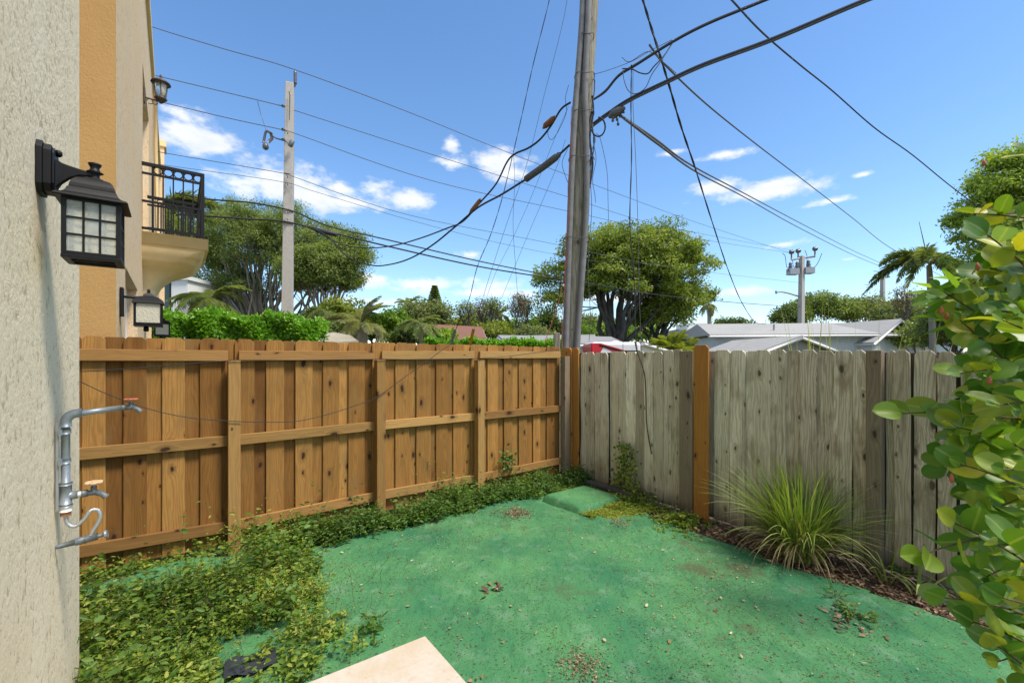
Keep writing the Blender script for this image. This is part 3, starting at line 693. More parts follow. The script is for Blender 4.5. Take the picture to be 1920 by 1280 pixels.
# ------------------------------------------------------------------ lanterns
def lantern_small(loc, label, s=1.0, drop=True, cols='black', group=None):
    """pagoda-roofed lantern on a short straight arm; local x along the wall, -y out of the wall"""
    t = thing('wall_lantern', loc, label, 'lantern', WRZ, group)
    MB().box(-.055, .055, -.025, 0, -.13, .13).build('backplate', M[cols], t, bevel=.006)
    MB().tube([(0, -.02, .05), (0, -.19, .05)], .012, 8).build('arm', M[cols], t)
    cy = -.20
    Mt = Matrix.Translation((0, cy, 0))
    MB().lathe([(.012, .135), (.02, .115), (.012, .10), (.035, .095), (.05, .075), (.055, .065), (.10, .055), (.155, .02), (.165, -.005), (.13, -.008)], 4, Mt, True).build('roof', M[cols], t)
    fr_ = MB(); h = .095; z0, z1 = -.20, -.01
    for sx in (-1, 1):
        for sy in (-1, 1): fr_.box(sx * h - .009, sx * h + .009, cy + sy * h - .009, cy + sy * h + .009, z0, z1)
    for sx in (-1, 1): fr_.box(sx * h - .008, sx * h + .008, cy - h + .009, cy + h - .009, z0, z0 + .018); fr_.box(-h + .009, h - .009, cy + sx * h - .008, cy + sx * h + .008, z0, z0 + .018)
    fr_.box(-.105, .105, cy - .105, cy + .105, z0 - .014, z0 - .001); fr_.build('frame', M[cols], t)
    for sx in (-1, 1):
        MB().box(sx * h - .003, sx * h + .003, cy - h + .01, cy + h - .01, z0 + .018, z1).build('pane', M['seeded_glass'], t)
        MB().box(-h + .01, h - .01, cy + sx * h - .003, cy + sx * h + .003, z0 + .018, z1).build('pane', M['seeded_glass'], t)
    if drop: MB().lathe([(.012, -.26), (.02, -.25), (.016, -.215)], 8, Matrix.Translation((0, cy + .02, 0))).build('finial', M[cols], t)
    t.scale = (s, s, s); return t
k = (225 - 960) / F
tl = wall_t(224.5); Yl = wallP(tl, 0, 0).y
lantern_small(wallP(tl, .003, EYE + (HZ - 566) / F * Yl), 'black square lantern with water glass on the peach wall just above the fence', .92)
tl = wall_t(275.0); Yl = wallP(tl, 0, 0).y
lantern_small(wallP(tl, .003, EYE + (HZ - 606) / F * Yl), 'smaller looking black lantern farther along the peach wall beside the hedge', 1.0)
tl = wall_t(292.0); Yl = wallP(tl, 0, 0).y
lantern_small(wallP(tl, .003, EYE + (HZ - 622) / F * Yl), 'farthest black lantern, half hidden where the hedge meets the wall', 1.0)
# upper bronze lantern
tl = wall_t(268.5); Yl = wallP(tl, 0, 0).y
up = thing('wall_lantern', wallP(tl, .003, EYE + (HZ - 178) / F * Yl), 'bronze glass lantern on scroll bracket high above the balcony', 'lantern', WRZ)
MB().box(-.05, .05, -.02, 0, -.11, .11).build('backplate', M['bronze'], up, bevel=.006)
ar = MB(); ar.tube([(0, -.02, -.03), (0, -.22, -.03)], .011, 6)
ar.tube([(0, -.04 - .035 + .035 * math.cos(q / 3), -.07 + .035 * math.sin(q / 3)) for q in range(0, 17)], .006, 5); ar.tube([(0, -.13 + .03 * math.cos(q / 3), -.065 + .03 * math.sin(q / 3)) for q in range(0, 17)], .006, 5)
ar.build('bracket', M['bronze'], up)
Mt = Matrix.Translation((0, -.20, 0)); MB().lathe([(.01, -.06), (.03, -.045), (.05, -.02), (.075, .0), (.08, .02), (.065, .03)], 8, Mt).build('cup', M['bronze'], up)
MB().lathe([(.065, .031), (.088, .235)], 6, Mt).build('glass_body', M['lantern_glass'], up)
fm = MB()
for kk in range(6): q = 2 * math.pi * kk / 6; fm.tube([(.068 * math.cos(q), -.20 + .068 * math.sin(q), .03), (.091 * math.cos(q), -.20 + .091 * math.sin(q), .236)], .005, 4)
fm.build('frame', M['bronze'], up)
MB().lathe([(.125, .235), (.12, .25), (.09, .275), (.05, .295), (.02, .305), (.012, .33), (.02, .345), (.004, .375)], 12, Mt).build('roof', M['bronze'], up)

# near lantern on the stucco wall
tl = wall_t(72); Yl = wallP(tl, 0, 0).y
nl = thing('wall_lantern', wallP(tl, .0, EYE + (HZ - 316) / F * Yl), 'large black lantern with nine pane glass sides on the cream stucco wall', 'lantern', WRZ)
bp = MB(); oct_ = [(-.030, -.078), (.030, -.078), (.046, -.055), (.046, .055), (.030, .078), (-.030, .078), (-.046, .055), (-.046, -.055)]
bp.poly([(x * 1.12, z * 1.1) for x, z in oct_], -.016, 0); bp.poly(oct_, -.036, -.0161); bp.poly([(x * .86, z * .9) for x, z in oct_], -.043, -.0361)
bp.build('backplate', M['black'], nl, bevel=.002)
MB().lathe([(.012, 0), (.012, .008), (.006, .014)], 10, Matrix.Translation((.0, -.043, .062)) @ Matrix.Rotation(R(90), 4, 'X')).build('screw_knob', M['black'], nl)
LCY = -.138
arm = MB(); cr = []
for u, y in ((0, -.042), (.15, -.055), (.35, -.075), (.6, -.10), (.85, -.13), (1, LCY)):
    zt = .040 - .025 * u ** .6; hgt = .085 * (1 - u) ** 2.6 + .015; cr.append((y, zt, zt - hgt))
vs = []; fs = []
for i, (y, zt, zb) in enumerate(cr):
    wv = .011 if i else .02
    vs += [(-wv, y, zb), (wv, y, zb), (wv, y, zt), (-wv, y, zt)]
for i in range(len(cr) - 1):
    for kk in range(4): a = i * 4 + kk; b = i * 4 + (kk + 1) % 4; fs.append((a, b, b + 4, a + 4))
fs += [(3, 2, 1, 0), tuple(len(cr) * 4 - 4 + q for q in range(4))]
arm.add(vs, fs).build('arm', M['black'], nl, bevel=.003)
Mt = Matrix.Translation((0, LCY, 0))
MB().lathe([(.0135, -.014), (.019, -.005), (.0125, .006), (.0135, .014), (.024, .020), (.0145, .026), (.012, .036), (.0165, .044), (.019, .050), (.012, .053)], 14, Mt).build('finial', M['black'], nl)
hr = MB()
hr.lathe([(.034, -.006), (.034, -.011), (.048, -.013), (.063, -.019), (.074, -.029), (.080, -.041), (.083, -.052), (.083, -.057), (.088, -.058), (.092, -.067), (.099, -.076), (.112, -.083), (.128, -.088), (.134, -.094), (.126, -.097)], 4, Mt, True)
hr.build('roof', M['black'], nl, bevel=.0015)
LH = .068; z0, z1 = -.285, -.097
fm = MB()
for sx in (-1, 1):
    for sy in (-1, 1): fm.box(sx * LH - .0065, sx * LH + .0065, LCY + sy * LH - .0065, LCY + sy * LH + .0065, z0, z1)
for s in (-1, 1):
    for za, zb_ in ((z0, z0 + .011), (z1 - .008, z1)):
        fm.box(s * LH - .006, s * LH + .006, LCY - LH + .0065, LCY + LH - .0065, za, zb_); fm.box(-LH + .0065, LH - .0065, LCY + s * LH - .006, LCY + s * LH + .006, za, zb_)
fm.box(-LH - .0075, LH + .0075, LCY - LH - .0075, LCY - LH + .012, z0 - .012, z0 - .0005); fm.box(-LH - .0075, LH + .0075, LCY + LH - .012, LCY + LH + .0075, z0 - .012, z0 - .0005)
fm.box(-LH - .0075, -LH + .012, LCY - LH + .012, LCY + LH - .012, z0 - .012, z0 - .0005); fm.box(LH - .012, LH + .0075, LCY - LH + .012, LCY + LH - .012, z0 - .012, z0 - .0005)
fm.box(-.004, .004, LCY - LH + .012, LCY + LH - .012, z0 - .010, z0 - .003)
fm.build('frame', M['black'], nl, bevel=.001)
span = 2 * LH - .013; zz0, zz1 = z0 + .011, z1 - .008
for s in (-1, 1):                             # glazing bars and panes on the four sides
    for i in (1, 2):
        o1 = -LH + .0065 + span * i / 3; zb_ = zz0 + (zz1 - zz0) * i / 3
        MB().box(s * LH - .004, s * LH + .004, LCY + o1 - .003, LCY + o1 + .003, zz0, zz1).build('glazing_bar', M['black'], nl)
        MB().box(s * LH - .0045, s * LH + .0045, LCY - LH + .0065, LCY + LH - .0065, zb_ - .003, zb_ + .003).build('glazing_bar', M['black'], nl)
        MB().box(o1 - .003, o1 + .003, LCY + s * LH - .004, LCY + s * LH + .004, zz0, zz1).build('glazing_bar', M['black'], nl)
        MB().box(-LH + .0065, LH - .0065, LCY + s * LH - .0045, LCY + s * LH + .0045, zb_ - .003, zb_ + .003).build('glazing_bar', M['black'], nl)
    for i in range(3):
        for j in range(3):
            u0, u1 = -LH + .0065 + span * i / 3, -LH + .0065 + span * (i + 1) / 3; v0, v1 = zz0 + (zz1 - zz0) * j / 3, zz0 + (zz1 - zz0) * (j + 1) / 3
            MB().box(u0, u1, LCY + s * LH - .0012, LCY + s * LH + .0012, v0, v1).build('pane', M['lantern_glass'], nl)
            MB().box(s * LH - .0012, s * LH + .0012, LCY + u0, LCY + u1, v0, v1).build('pane', M['lantern_glass'], nl)
MB().lathe([(.014, -.10), (.014, -.13), (.022, -.135), (.026, -.17), (.02, -.2), (.004, -.21)], 12, Mt).build('bulb', plain('white glass bulb', (.8, .8, .78), .2), nl)

# ------------------------------------------------------------------ standpipe with two taps
tl = wall_t(103); Yl = wallP(tl, .03, 0).y
sp_ = thing('water_tap', wallP(tl, .029, 0), 'grey outdoor water pipe with two taps fixed on the cream wall corner', 'tap', WRZ)
sp_.scale = (.9, .9, .9)
def zp(y, Y=Yl + .01): return (EYE + (HZ - y) / F * Y) / .9
zt = zp(775); zb = zp(925)
MB().tube([(0, 0, zb), (0, 0, zt - .05)], .0145, 14).build('pipe', M['zinc'], sp_)
el = [(0, 0, zt - .055)] + [(0, -.035 + .035 * math.cos(q), zt - .035 + .035 * math.sin(q)) for q in [R(a) for a in range(0, 91, 15)]] + [(0, -.052, zt + .001)]
MB().tube(el, [.0205] + [.0185] * (len(el) - 2) + [.0205], 14).build('elbow', M['zinc'], sp_)
slope = .115; AL = .180
MB().tube([(0, -.05, zt), (0, -AL, zt + slope * (AL - .05))], .0118, 14).build('pipe', M['zinc'], sp_)
def spigot(y0, z0, hm, hand, tilt=0, s=1.0):
    q = MB(); q.tube([(0, y0, z0), (0, y0 - .018 * s, z0)], .015 * s, 12); q.tube([(0, y0 - .018 * s, z0), (0, y0 - .045 * s, z0 - .002)], .011 * s, 12)
    q.tube([(0, y0 - .040 * s, z0), (0, y0 - .062 * s, z0 - .012 * s), (0, y0 - .075 * s, z0 - .026 * s)], [.012 * s, .011 * s, .013 * s], 12)
    q.tube([(0, y0 - .036 * s, z0), (0, y0 - .036 * s, z0 + .026 * s)], .010 * s, 10); q.tube([(0, y0 - .036 * s, z0 + .022 * s), (0, y0 - .036 * s, z0 + .040 * s)], .005 * s, 8)
    o = q.build('spigot', M['zinc_dark'], sp_)
    h = MB(); n = 40; pts = []
    for i in range(n + 1):
        qa = 2 * math.pi * i / n; r = (.024 + .0035 * math.cos(qa * 6)) * s; pts.append((r * math.cos(qa), y0 - .036 * s + r * math.sin(qa), z0 + .040 * s))
    h.tube(pts, .0055 * s, 6, False)
    for i in range(3): qa = math.pi * i / 3; h.tube([(.022 * s * math.cos(qa), y0 - .036 * s + .022 * s * math.sin(qa), z0 + .040 * s), (-.022 * s * math.cos(qa), y0 - .036 * s - .022 * s * math.sin(qa), z0 + .040 * s)], .0035 * s, 5)
    h.lathe([(.008 * s, 0), (.008 * s, .008 * s)], 8, Matrix.Translation((0, y0 - .036 * s, z0 + .037 * s)))
    o2 = h.build('handle', M[hm], o); return o
s1 = spigot(-AL, zt + slope * (AL - .05), 'red_rust', 1, s=.88); s1['label'] = 'upper tap with rusty red wheel handle'
tee = MB(); tee.tube([(0, 0, zb - .045), (0, 0, zb + .045)], .0200, 14); tee.tube([(0, 0, zb + .04), (0, 0, zb + .052)], .022, 14); tee.tube([(0, 0, zb - .052), (0, 0, zb - .04)], .022, 14); tee.tube([(0, 0, zb - .006), (0, -.038, zb - .006)], .0175, 14)
tee.build('tee_fitting', M['zinc'], sp_)
MB().tube([(0, -.038, zb - .006), (0, -.052, zb - .006)], .011, 12).build('nipple', M['tape'], sp_)
s2 = spigot(-.050, zb - .006, 'cream_rust', 1, s=1.05); s2['label'] = 'lower tap with chipped cream wheel handle'
MB().tube([(0, 0, zb - .052), (0, 0, zb - .072)], .019, 12).build('collar', M['tape'], sp_)
MB().tube([(0, 0, zb - .071), (0, 0, zb - .09)], .0175, 12).build('collar', M['rust'], sp_)
hz = zb - .09
hose = smooth_path([(0, 0, hz), (0, -.006, hz - .035), (0, -.028, hz - .052), (0, -.055, hz - .030), (0, -.078, hz + .005), (0, -.102, hz + .002), (0, -.108, hz - .035), (0, -.085, hz - .085), (0, -.080, hz - .10)], 6)
MB().tube(hose, .0075, 10).build('braided_hose', M['braid'], sp_)
vz = hz - .115
v_ = MB(); v_.tube([(0, .03, vz - .012), (0, -.03, vz - .004)], [.008, .013], 10); v_.tube([(0, -.03, vz - .004), (0, -.10, vz + .004)], .016, 12); v_.tube([(0, -.06, vz), (0, -.062, vz)], .02, 10); v_.tube([(0, -.10, vz + .004), (0, -.125, vz + .007)], .008, 8)
vv = v_.build('stop_valve', M['zinc_dark'], sp_)
MB().tube([(0, -.122, vz + .007), (0, -.134, vz + .008)], .017, 12).build('handle', M['zinc'], vv)
for z in (zt - .075, zt - .20):
    cl = MB(); cl.tube([(0, 0, z - .01), (0, 0, z + .01)], .0175, 14); cl.box(-.036, .0, .006, .018, z - .012, z + .012); cl.build('pipe_clamp', M['zinc'], sp_)
MB().box(-.026, -.018, .018, .026, zb - .06, zt - .03).build('mounting_strip', M['steel'], sp_)

# ------------------------------------------------------------------ utility poles
pb_ = at(1070, 640, 6.9); pb_.z = 0; ptop = at(1106.5, 0, 6.9)
dirp = (ptop - at(1070, 640, 6.9)); slope_x = dirp.x / dirp.z
PX0 = pb_.x - slope_x * (at(1070, 640, 6.9).z)
def pole_c(z): return Vector((PX0 + slope_x * z, 6.9, z))
up_ = thing('utility_pole', (PX0, 6.9, 0), 'leaning wooden utility pole with grey conduits behind the fence corner', 'utility pole')
def rel(v): return Vector(v) - Vector((PX0, 6.9, 0))
MB().tube([rel(pole_c(z)) + Vector((.01 * math.sin(z), 0, 0)) for z in (0, 1.5, 3, 4.5, 6, 7.5, 9, 10.2)], [.155, .148, .14, .134, .128, .122, .116, .11], 20).build('post', M['pole_wood'], up_)
def pxo(y, px): # x offset from the pole axis at photo row y
    P = at(px, y, 6.78); return P
cd = smooth_path([rel(at(1060, 700, 6.74)) * 1 - Vector((0, 0, 0)), rel(at(1061, 640, 6.74)), rel(at(1069, 400, 6.74)), rel(at(1076, 240, 6.74)), rel(at(1090, 60, 6.76)), rel(at(1095, -60, 6.78)), rel(at(1099, -180, 6.8))], 4)
cd[0].z = 0
MB().tube(cd, .046, 14).build('conduit', M['conduit'], up_)
cd = smooth_path([rel(at(1078, 700, 6.75)), rel(at(1082, 640, 6.75)), rel(at(1099, 400, 6.74)), rel(at(1099, 250, 6.73)), rel(at(1097, 160, 6.72)), rel(at(1103, 30, 6.72)), rel(at(1107, -100, 6.75)), rel(at(1110, -200, 6.8))], 4); cd[0].z = 0
MB().tube(cd, [.045] * len(cd), 14).build('conduit', M['conduit'], up_)
for y, (xa, xb) in ((70, (1088, 1112)), (145, (1079, 1113)), (215, (1075, 1112)), (300, (1068, 1109)), (450, (1058, 1104))):
    c0 = rel(at((xa + xb) / 2, y, 6.78)); rr_ = (xb - xa) / 2 / F * 6.9 + .012
    pts = [c0 + Vector((rr_ * math.cos(q), -rr_ * .95 * abs(math.sin(q)) * 1.0 if math.sin(q) > 0 else rr_ * .5 * -math.sin(q), .02 * math.sin(3 * q))) for q in [2 * math.pi * i / 24 for i in range(25)]]
    MB().tube(pts, .006, 5, False).build('strap', M['cable_grey'], up_)
# ragged cable bundle down the right side and loops
for k_, (xx, ya, yb, r) in enumerate(((1110, 180, 352, .014), (1112, 150, 330, .010), (1107, 210, 350, .016), (1114, 230, 300, .006), (1116, 250, 380, .004), (1109, 300, 640, .005))):
    pts = [rel(at(xx + 3 * math.sin(i * 1.3 + k_) - (y - 180) * .012, y, 6.74)) for i, y in enumerate(np.linspace(ya, yb, 9))]
    MB().tube(smooth_path(pts, 3), r, 6).build('cable_bundle', M['cable_grey'] if k_ % 2 else M['cable'], up_)
pts = [rel(at(1073 + (y - 200) * -.045 + 1.5 * math.sin(y * .05), y, 6.69)) for y in range(200, 660, 30)]
MB().tube(smooth_path(pts, 2), .0045, 5).build('wire', M['wire_red'], up_)
lp = [rel(at(1116 + 13 * math.sin(q) + 2, 238 + 18 * -math.cos(q), 6.7)) for q in [2 * math.pi * i / 20 for i in range(15)]]
MB().tube([l + Vector((.03, 0, 0)) for l in lp], .012, 6).build('cable_loop', M['cable'], up_)

cp = thing('concrete_pole', at(537, HZ, 13) * 1, 'straight square concrete utility pole behind the bright hedge', 'utility pole'); cp.location.z = 0
cx0 = at(536.5, HZ, 13).x
def sqpole(parent, X0, Y, wb_, wt_, ztop, mat, dx=0, tw=R(20)):
    vs = []
    for z, w, ox in ((0, wb_, 0), (ztop, wt_, dx)):
        for q in range(4):
            aa = R(45 + 90 * q) + tw; vs.append((ox + w * .7071 * math.cos(aa), w * .7071 * math.sin(aa), z))
    return MB().add(vs, [(3, 2, 1, 0), (4, 5, 6, 7)] + [(k, (k + 1) % 4, (k + 1) % 4 + 4, k + 4) for k in range(4)]).build('post', mat, parent, bevel=.02)
zct = at(543, 157, 13).z
sqpole(cp, cx0, 13, .33, .22, zct, M['concrete_pole'], at(543, 157, 13).x - cx0)
def crel(px, y, Y=13): return at(px, y, Y) - Vector((cx0, 13, 0))
ins = MB(); b0 = crel(553, 161); ins.tube([b0, b0 + Vector((0, 0, .06))], .02, 8)
b1 = b0 + Vector((0, 0, .06)); ins.lathe([(.035 if i % 2 else .05, i * .028) for i in range(13)], 12, Matrix.Translation(b1)); ins.build('insulator', M['porcelain'], cp)
MB().tube([crel(544, 166), b0], .025, 6).build('bracket', M['steel'], cp)
for y in (199, 243, 262): MB().tube([crel(534, y, 12.9), crel(529, y, 12.8)], .04, 8).build('insulator', M['porcelain'], cp)
MB().tube([crel(541.5, 172, 12.82), crel(543, 178, 12.82), crel(542, 225, 12.82)], .012, 5).build('ground_wire', M['cable'], cp)
MB().lathe([(.05, 0), (.065, .02), (.065, .18), (.03, .2)], 10, Matrix.Translation(crel(543, 275, 12.75)) @ Matrix.Rotation(R(25), 4, 'Y')).build('meter_can', M['zinc_dark'], cp)
MB().tube([crel(548, 262, 12.75), crel(540, 270, 12.75), crel(532, 262, 12.8)], .012, 5).build('wire', M['cable'], cp)
bo = MB()
for y in (332, 346, 398, 412, 250): q = crel(539, y, 12.80); bo.tube([q, q - Vector((0, .05, 0))], .025, 8)
bo.build('bolts', M['steel'], cp)
# hanging cutout switch left of the concrete pole
hs_ = MB(); P0 = at(498, 251, 12.9)
hs_.tube(smooth_path([at(530, 263, 12.9), at(515, 258, 12.9), at(508, 250, 12.9)], 4), .02, 6)
hs_.tube(smooth_path([at(508, 250, 12.9), at(500, 246, 12.9), at(497, 252, 12.9), at(494, 268, 12.9)], 4), .035, 7)
hs_.tube([at(508, 250, 12.9), at(510, 260, 12.9), at(503, 267, 12.9)], .045, 8)
hs_.lathe([(.03, -.2), (.08, -.16), (.085, -.08), (.04, 0)], 10, Matrix.Translation(at(498, 268, 12.9))); hs_.tube([at(483, 190, 12.9), at(489, 215, 12.9), at(499, 244, 12.9)], .008, 4)
o = hs_.build('cutout_switch', M['porcelain']); tag(o, 'dark cutout switch hanging from a wire left of the concrete pole', 'switch')

# transformer pole and far pole
tpY = 38
tp_ = thing('transformer_pole', (at(1501, HZ, tpY).x, tpY, 0), 'concrete pole with crossarm and switches behind the white house', 'utility pole')
def trel(px, y, Y=tpY): return at(px, y, Y) - Vector((at(1501, HZ, tpY).x, tpY, 0))
sqpole(tp_, 0, tpY, .45, .32, at(1503, 480, tpY).z, M['concrete_pole'], at(1503.5, 480, tpY).x - at(1501, HZ, tpY).x)
MB().tube([trel(1484, 487), trel(1503, 484), trel(1528, 481)], .08, 6).build('crossarm', M['steel'], tp_)
for x, y in ((1484, 487), (1496.5, 485), (1528, 481)):
    q = MB(); q.tube([trel(x, y), trel(x, y - 12)], .06, 6); q.lathe([(.1, 0), (.2, .1), (.1, .2), (.2, .3), (.08, .4)], 8, Matrix.Translation(trel(x - 4, y - 14)) @ Matrix.Rotation(R(80), 4, 'Y')); q.build('insulator', M['porcelain'], tp_)
MB().box(-.9, -.12, -.3, .3, 0, .5, Matrix.Translation(trel(1498, 515))).build('shelf', M['steel'], tp_); MB().box(.12, .9, -.3, .3, 0, .5, Matrix.Translation(trel(1504, 513))).build('shelf', M['steel'], tp_)
for x, y in ((1482, 507), (1494.5, 506), (1516, 503)):
    MB().lathe([(.22, 0), (.22, .2), (.12, .3), (.2, .4), (.1, .5), (.15, .65), (.05, .8)], 8, Matrix.Translation(trel(x, y + 2))).build('switch', M['porcelain'], tp_)
for pts in ([(1467, 475), (1472, 480), (1475, 500), (1480, 505)], [(1486, 488), (1488, 500), (1493, 504)], [(1509, 469), (1513, 480), (1512, 500)], [(1541, 475), (1535, 490), (1528, 500), (1519, 503)]):
    MB().tube(smooth_path([trel(*p) for p in pts], 4), .025, 4).build('jumper_wire', M['cable'], tp_)
MB().tube(smooth_path([trel(1499, 556), trel(1480, 550), trel(1465, 547), trel(1455, 548)], 4), [.07] * 12 + [.16], 6).build('street_light_arm', M['steel'], tp_)
fpY = 55
fp = thing('far_pole', (at(1655, HZ, fpY).x, fpY, 0), 'distant concrete pole with small crossarm left of the tall palm', 'utility pole')
sqpole(fp, 0, fpY, .5, .38, at(1657, 516, fpY).z, M['concrete_pole'])
frr = lambda px, y: at(px, y, fpY) - Vector((at(1655, HZ, fpY).x, fpY, 0))
MB().tube([frr(1638, 521), frr(1655, 520), frr(1668, 519)], .1, 5).build('crossarm', M['steel'], fp)
for x in (1640, 1650, 1664): MB().tube([frr(x, 521), frr(x, 515)], .1, 5).build('insulator', M['porcelain'], fp)

# ------------------------------------------------------------------ wires
def wire(pts, r, label, mat='cable', group='overhead power wires', name='wire', n=6, twist=0, sm=6, cat='wire'):
    P = smooth_path([at(x, y, Y) for x, y, Y in pts], sm); mb = MB()
    if twist:
        for ph in range(2):
            Q = [p + Vector((math.cos(i * 1.1 + ph * 3.14) * twist, 0, math.sin(i * 1.1 + ph * 3.14) * twist)) for i, p in enumerate(P)]; mb.tube(Q, r, 5)
    else: mb.tube(P, r, n)
    o = mb.build(name, M[mat]); tag(o, label, cat, group); return o
PW = 'thin power lines between the concrete poles'
wire([(200, 18, 12), (283, 50, 12.3), (420, 92, 12.7), (553, 131, 13), (760, 208, 15), (955, 287, 18), (1110, 345, 22), (1300, 415, 29), (1478, 473, 38)], .011, 'topmost thin line passing over the insulator on top of the concrete pole', 'cable_grey', PW)
wire([(200, 120, 12), (313, 147, 12.3), (480, 187, 12.8), (532, 200, 12.9), (549, 206, 13), (814, 291, 15.5), (1061, 368, 20), (1250, 425, 27), (1495, 471, 38)], .011, 'second thin line from the top at the concrete pole', 'cable_grey', PW)
wire([(200, 166, 12), (308, 193, 12.3), (430, 222, 12.6), (532, 244, 12.9), (558, 252, 12.9), (814, 340, 15.5), (1061, 395, 20), (1300, 446, 28), (1480, 474, 38)], .011, 'third thin line, tied in beside the meter can on the concrete pole', 'cable_grey', PW)
wire([(200, 266, 12), (303, 286, 12.3), (532, 325, 12.8), (549, 331, 12.8), (770, 404, 15), (1027, 455, 19), (1250, 500, 27), (1500, 530, 38)], .009, 'thin line crossing the concrete pole at its middle', 'cable_grey', PW)
wire([(230, 296, 12), (318, 311, 12.3), (523, 340, 12.8), (596, 361, 13), (792, 419, 15), (985, 466, 18), (1200, 505, 24)], .007, 'faint lowest line just below the middle of the concrete pole', 'cable_grey', PW)
wire([(330, 362, 12), (385, 373, 12.2), (470, 380, 12.6), (530, 391, 12.8), (560, 400, 13), (620, 425, 13.5), (720, 448, 14.5), (900, 490, 17), (1050, 520, 19), (1200, 548, 24), (1330, 563, 30), (1460, 573, 36), (1500, 574, 38)], .022, 'upper of the two thick black cables crossing below the middle of the sky', group='two communication cables', name='cable', cat='cable')
wire([(330, 402, 12), (385, 405, 12.2), (470, 411, 12.6), (530, 415, 12.8), (600, 430, 13.3), (720, 460, 14.5), (900, 500, 17), (1050, 524, 19)], .026, 'lower of the two thick black cables crossing below the middle of the sky', group='two communication cables', name='cable', cat='cable')
o = MB().tube([at(590, 431, 13.2), at(594, 432, 13.2), at(628, 439, 13.4), at(634, 441, 13.4)], [.02, .07, .07, .02], 8).build('splice_case', M['cable']); tag(o, 'small black splice case on the cable right of the concrete pole', 'splice case')
wire([(1070, 192, 6.85), (1052, 205, 6.9), (1033, 236, 7), (1012, 262, 7.1), (990, 278, 7.2), (965, 289, 7.4), (950, 305, 7.6), (930, 345, 8), (900, 380, 8.5), (868, 415, 9), (838, 428, 9.5), (790, 446, 10.3), (740, 460, 11), (690, 465, 11.6), (640, 458, 12.2), (590, 432, 12.7), (555, 419, 12.9)], .015, 'upper black cable swooping from the wooden pole to the concrete pole', group='swooping cables', name='cable', cat='cable')
wire([(1068, 272, 6.85), (1045, 293, 6.9), (1010, 322, 7.1), (985, 337, 7.3), (940, 365, 7.8), (895, 390, 8.4), (850, 428, 9.1), (810, 460, 9.8), (770, 484, 10.5), (730, 496, 11), (695, 497, 11.4), (650, 480, 12), (610, 440, 12.5), (560, 420, 12.9)], .017, 'lower black cable with dark sleeve swooping between the poles', group='swooping cables', name='cable', cat='cable')
o = MB().tube(smooth_path([at(985, 337, 7.28), at(993, 331, 7.2), at(1020, 312, 7.05), at(1042, 295, 6.9), at(1050, 288, 6.9)], 3), [.02] + [.055] * 9 + [.04] * 2 + [.025], 10).build('cable_sleeve', M['cable_grey']); tag(o, 'long dark sleeve on the cable just left of the wooden pole', 'sleeve')
o = MB().tube([at(880, 402, 8.7), at(884, 395, 8.6), at(898, 377, 8.45), at(901, 373, 8.4)], [.018, .034, .034, .018], 8).build('cable_sleeve', M['wire_orange']); tag(o, 'orange weathered sleeve on the swooping cable', 'sleeve')
o = MB().tube([at(1018, 241, 7.0), at(1022, 236, 7), at(1036, 224, 6.95), at(1041, 219, 6.9)], [.015, .045, .05, .02], 7).build('splice_box', M['rust']); tag(o, 'small brown splice box on the cable high left of the wooden pole', 'splice box')
# heavy bundles to the upper right
BG = 'cable bundles rising to the right of the wooden pole'
for i, (dy, r, mt) in enumerate(((0, .018, 'cable'), (3.2, .015, 'cable_grey'), (-2.6, .009, 'cable'))):
    wire([(1108, 236 + dy, 6.85), (1140, 213 + dy, 6.75), (1180, 187 + dy, 6.5), (1250, 153 + dy, 6.1), (1320, 121 + dy, 5.8), (1450, 73 + dy, 5.4), (1628, -2 + dy, 4.9), (1900, -110 + dy, 4.3), (2900, -560, 3.2)], r, ('thick black', 'grey', 'thinnest')[i] + ' cable of the lower bundle rising to the upper right', mt, BG, 'cable', cat='cable')
for i, (dy, r, mt) in enumerate(((0, .015, 'cable'), (-2.6, .010, 'cable_grey'))):
    wire([(1109, 189, 6.85), (1135, 172 + dy, 6.8), (1160, 143 + dy, 6.7), (1195, 121 + dy, 6.5), (1262, 79 + dy, 6.2), (1330, 44 + dy, 5.9), (1445, -3 + dy, 5.5), (1800, -150 + dy, 4.6), (2600, -520, 3.4)], r, ('thick black', 'thin grey')[i] + ' cable of the upper bundle rising to the upper right', mt, BG, 'cable', cat='cable')
o = MB()
pp = [at(1141, 214, 6.72), at(1150, 208, 6.68), at(1163, 201, 6.6), at(1172, 196, 6.55)]
o.tube([p - Vector((0, 0, .05)) for p in pp], [.02, .07, .06, .02], 7)
for x, y in ((1150, 222), (1156, 226), (1162, 220), (1148, 228), (1168, 212), (1158, 235)): o.tube([at(x, y - 12, 6.65), at(x + 1, y, 6.65)], .008, 4); o.lathe([(.02, 0), (.02, .03)], 6, Matrix.Translation(at(x + 1, y, 6.65)))
o = o.build('splice_case', M['porcelain']); tag(o, 'ragged dark splice case just right of the wooden pole', 'splice case')
LG = 'loose thin wires around the wooden pole'
wire([(1262, 79, 6.2), (1245, 105, 6.2), (1226, 125, 6.2), (1215, 138, 6.25), (1200, 137, 6.3), (1185, 130, 6.4), (1167, 129, 6.5)], .009, 'black loop under the upper bundle', group=LG)
wire([(1262, 80, 6.1), (1236, 120, 6.1), (1222, 140, 6.2), (1210, 165, 6.3), (1192, 176, 6.4), (1178, 170, 6.5), (1170, 150, 6.5), (1168, 132, 6.5)], .006, 'grey loop hanging between the two bundles', 'cable_grey', LG)
wire([(1203, -8, 6.3), (1222, 55, 6.5), (1240, 112, 6.6), (1256, 165, 6.9), (1278, 240, 7.6), (1305, 320, 9), (1335, 415, 12), (1365, 505, 16), (1390, 565, 20), (1415, 603, 24), (1435, 607, 26)], .012, 'black service wire falling from the top to the white house roof', group=LG, twist=.008)
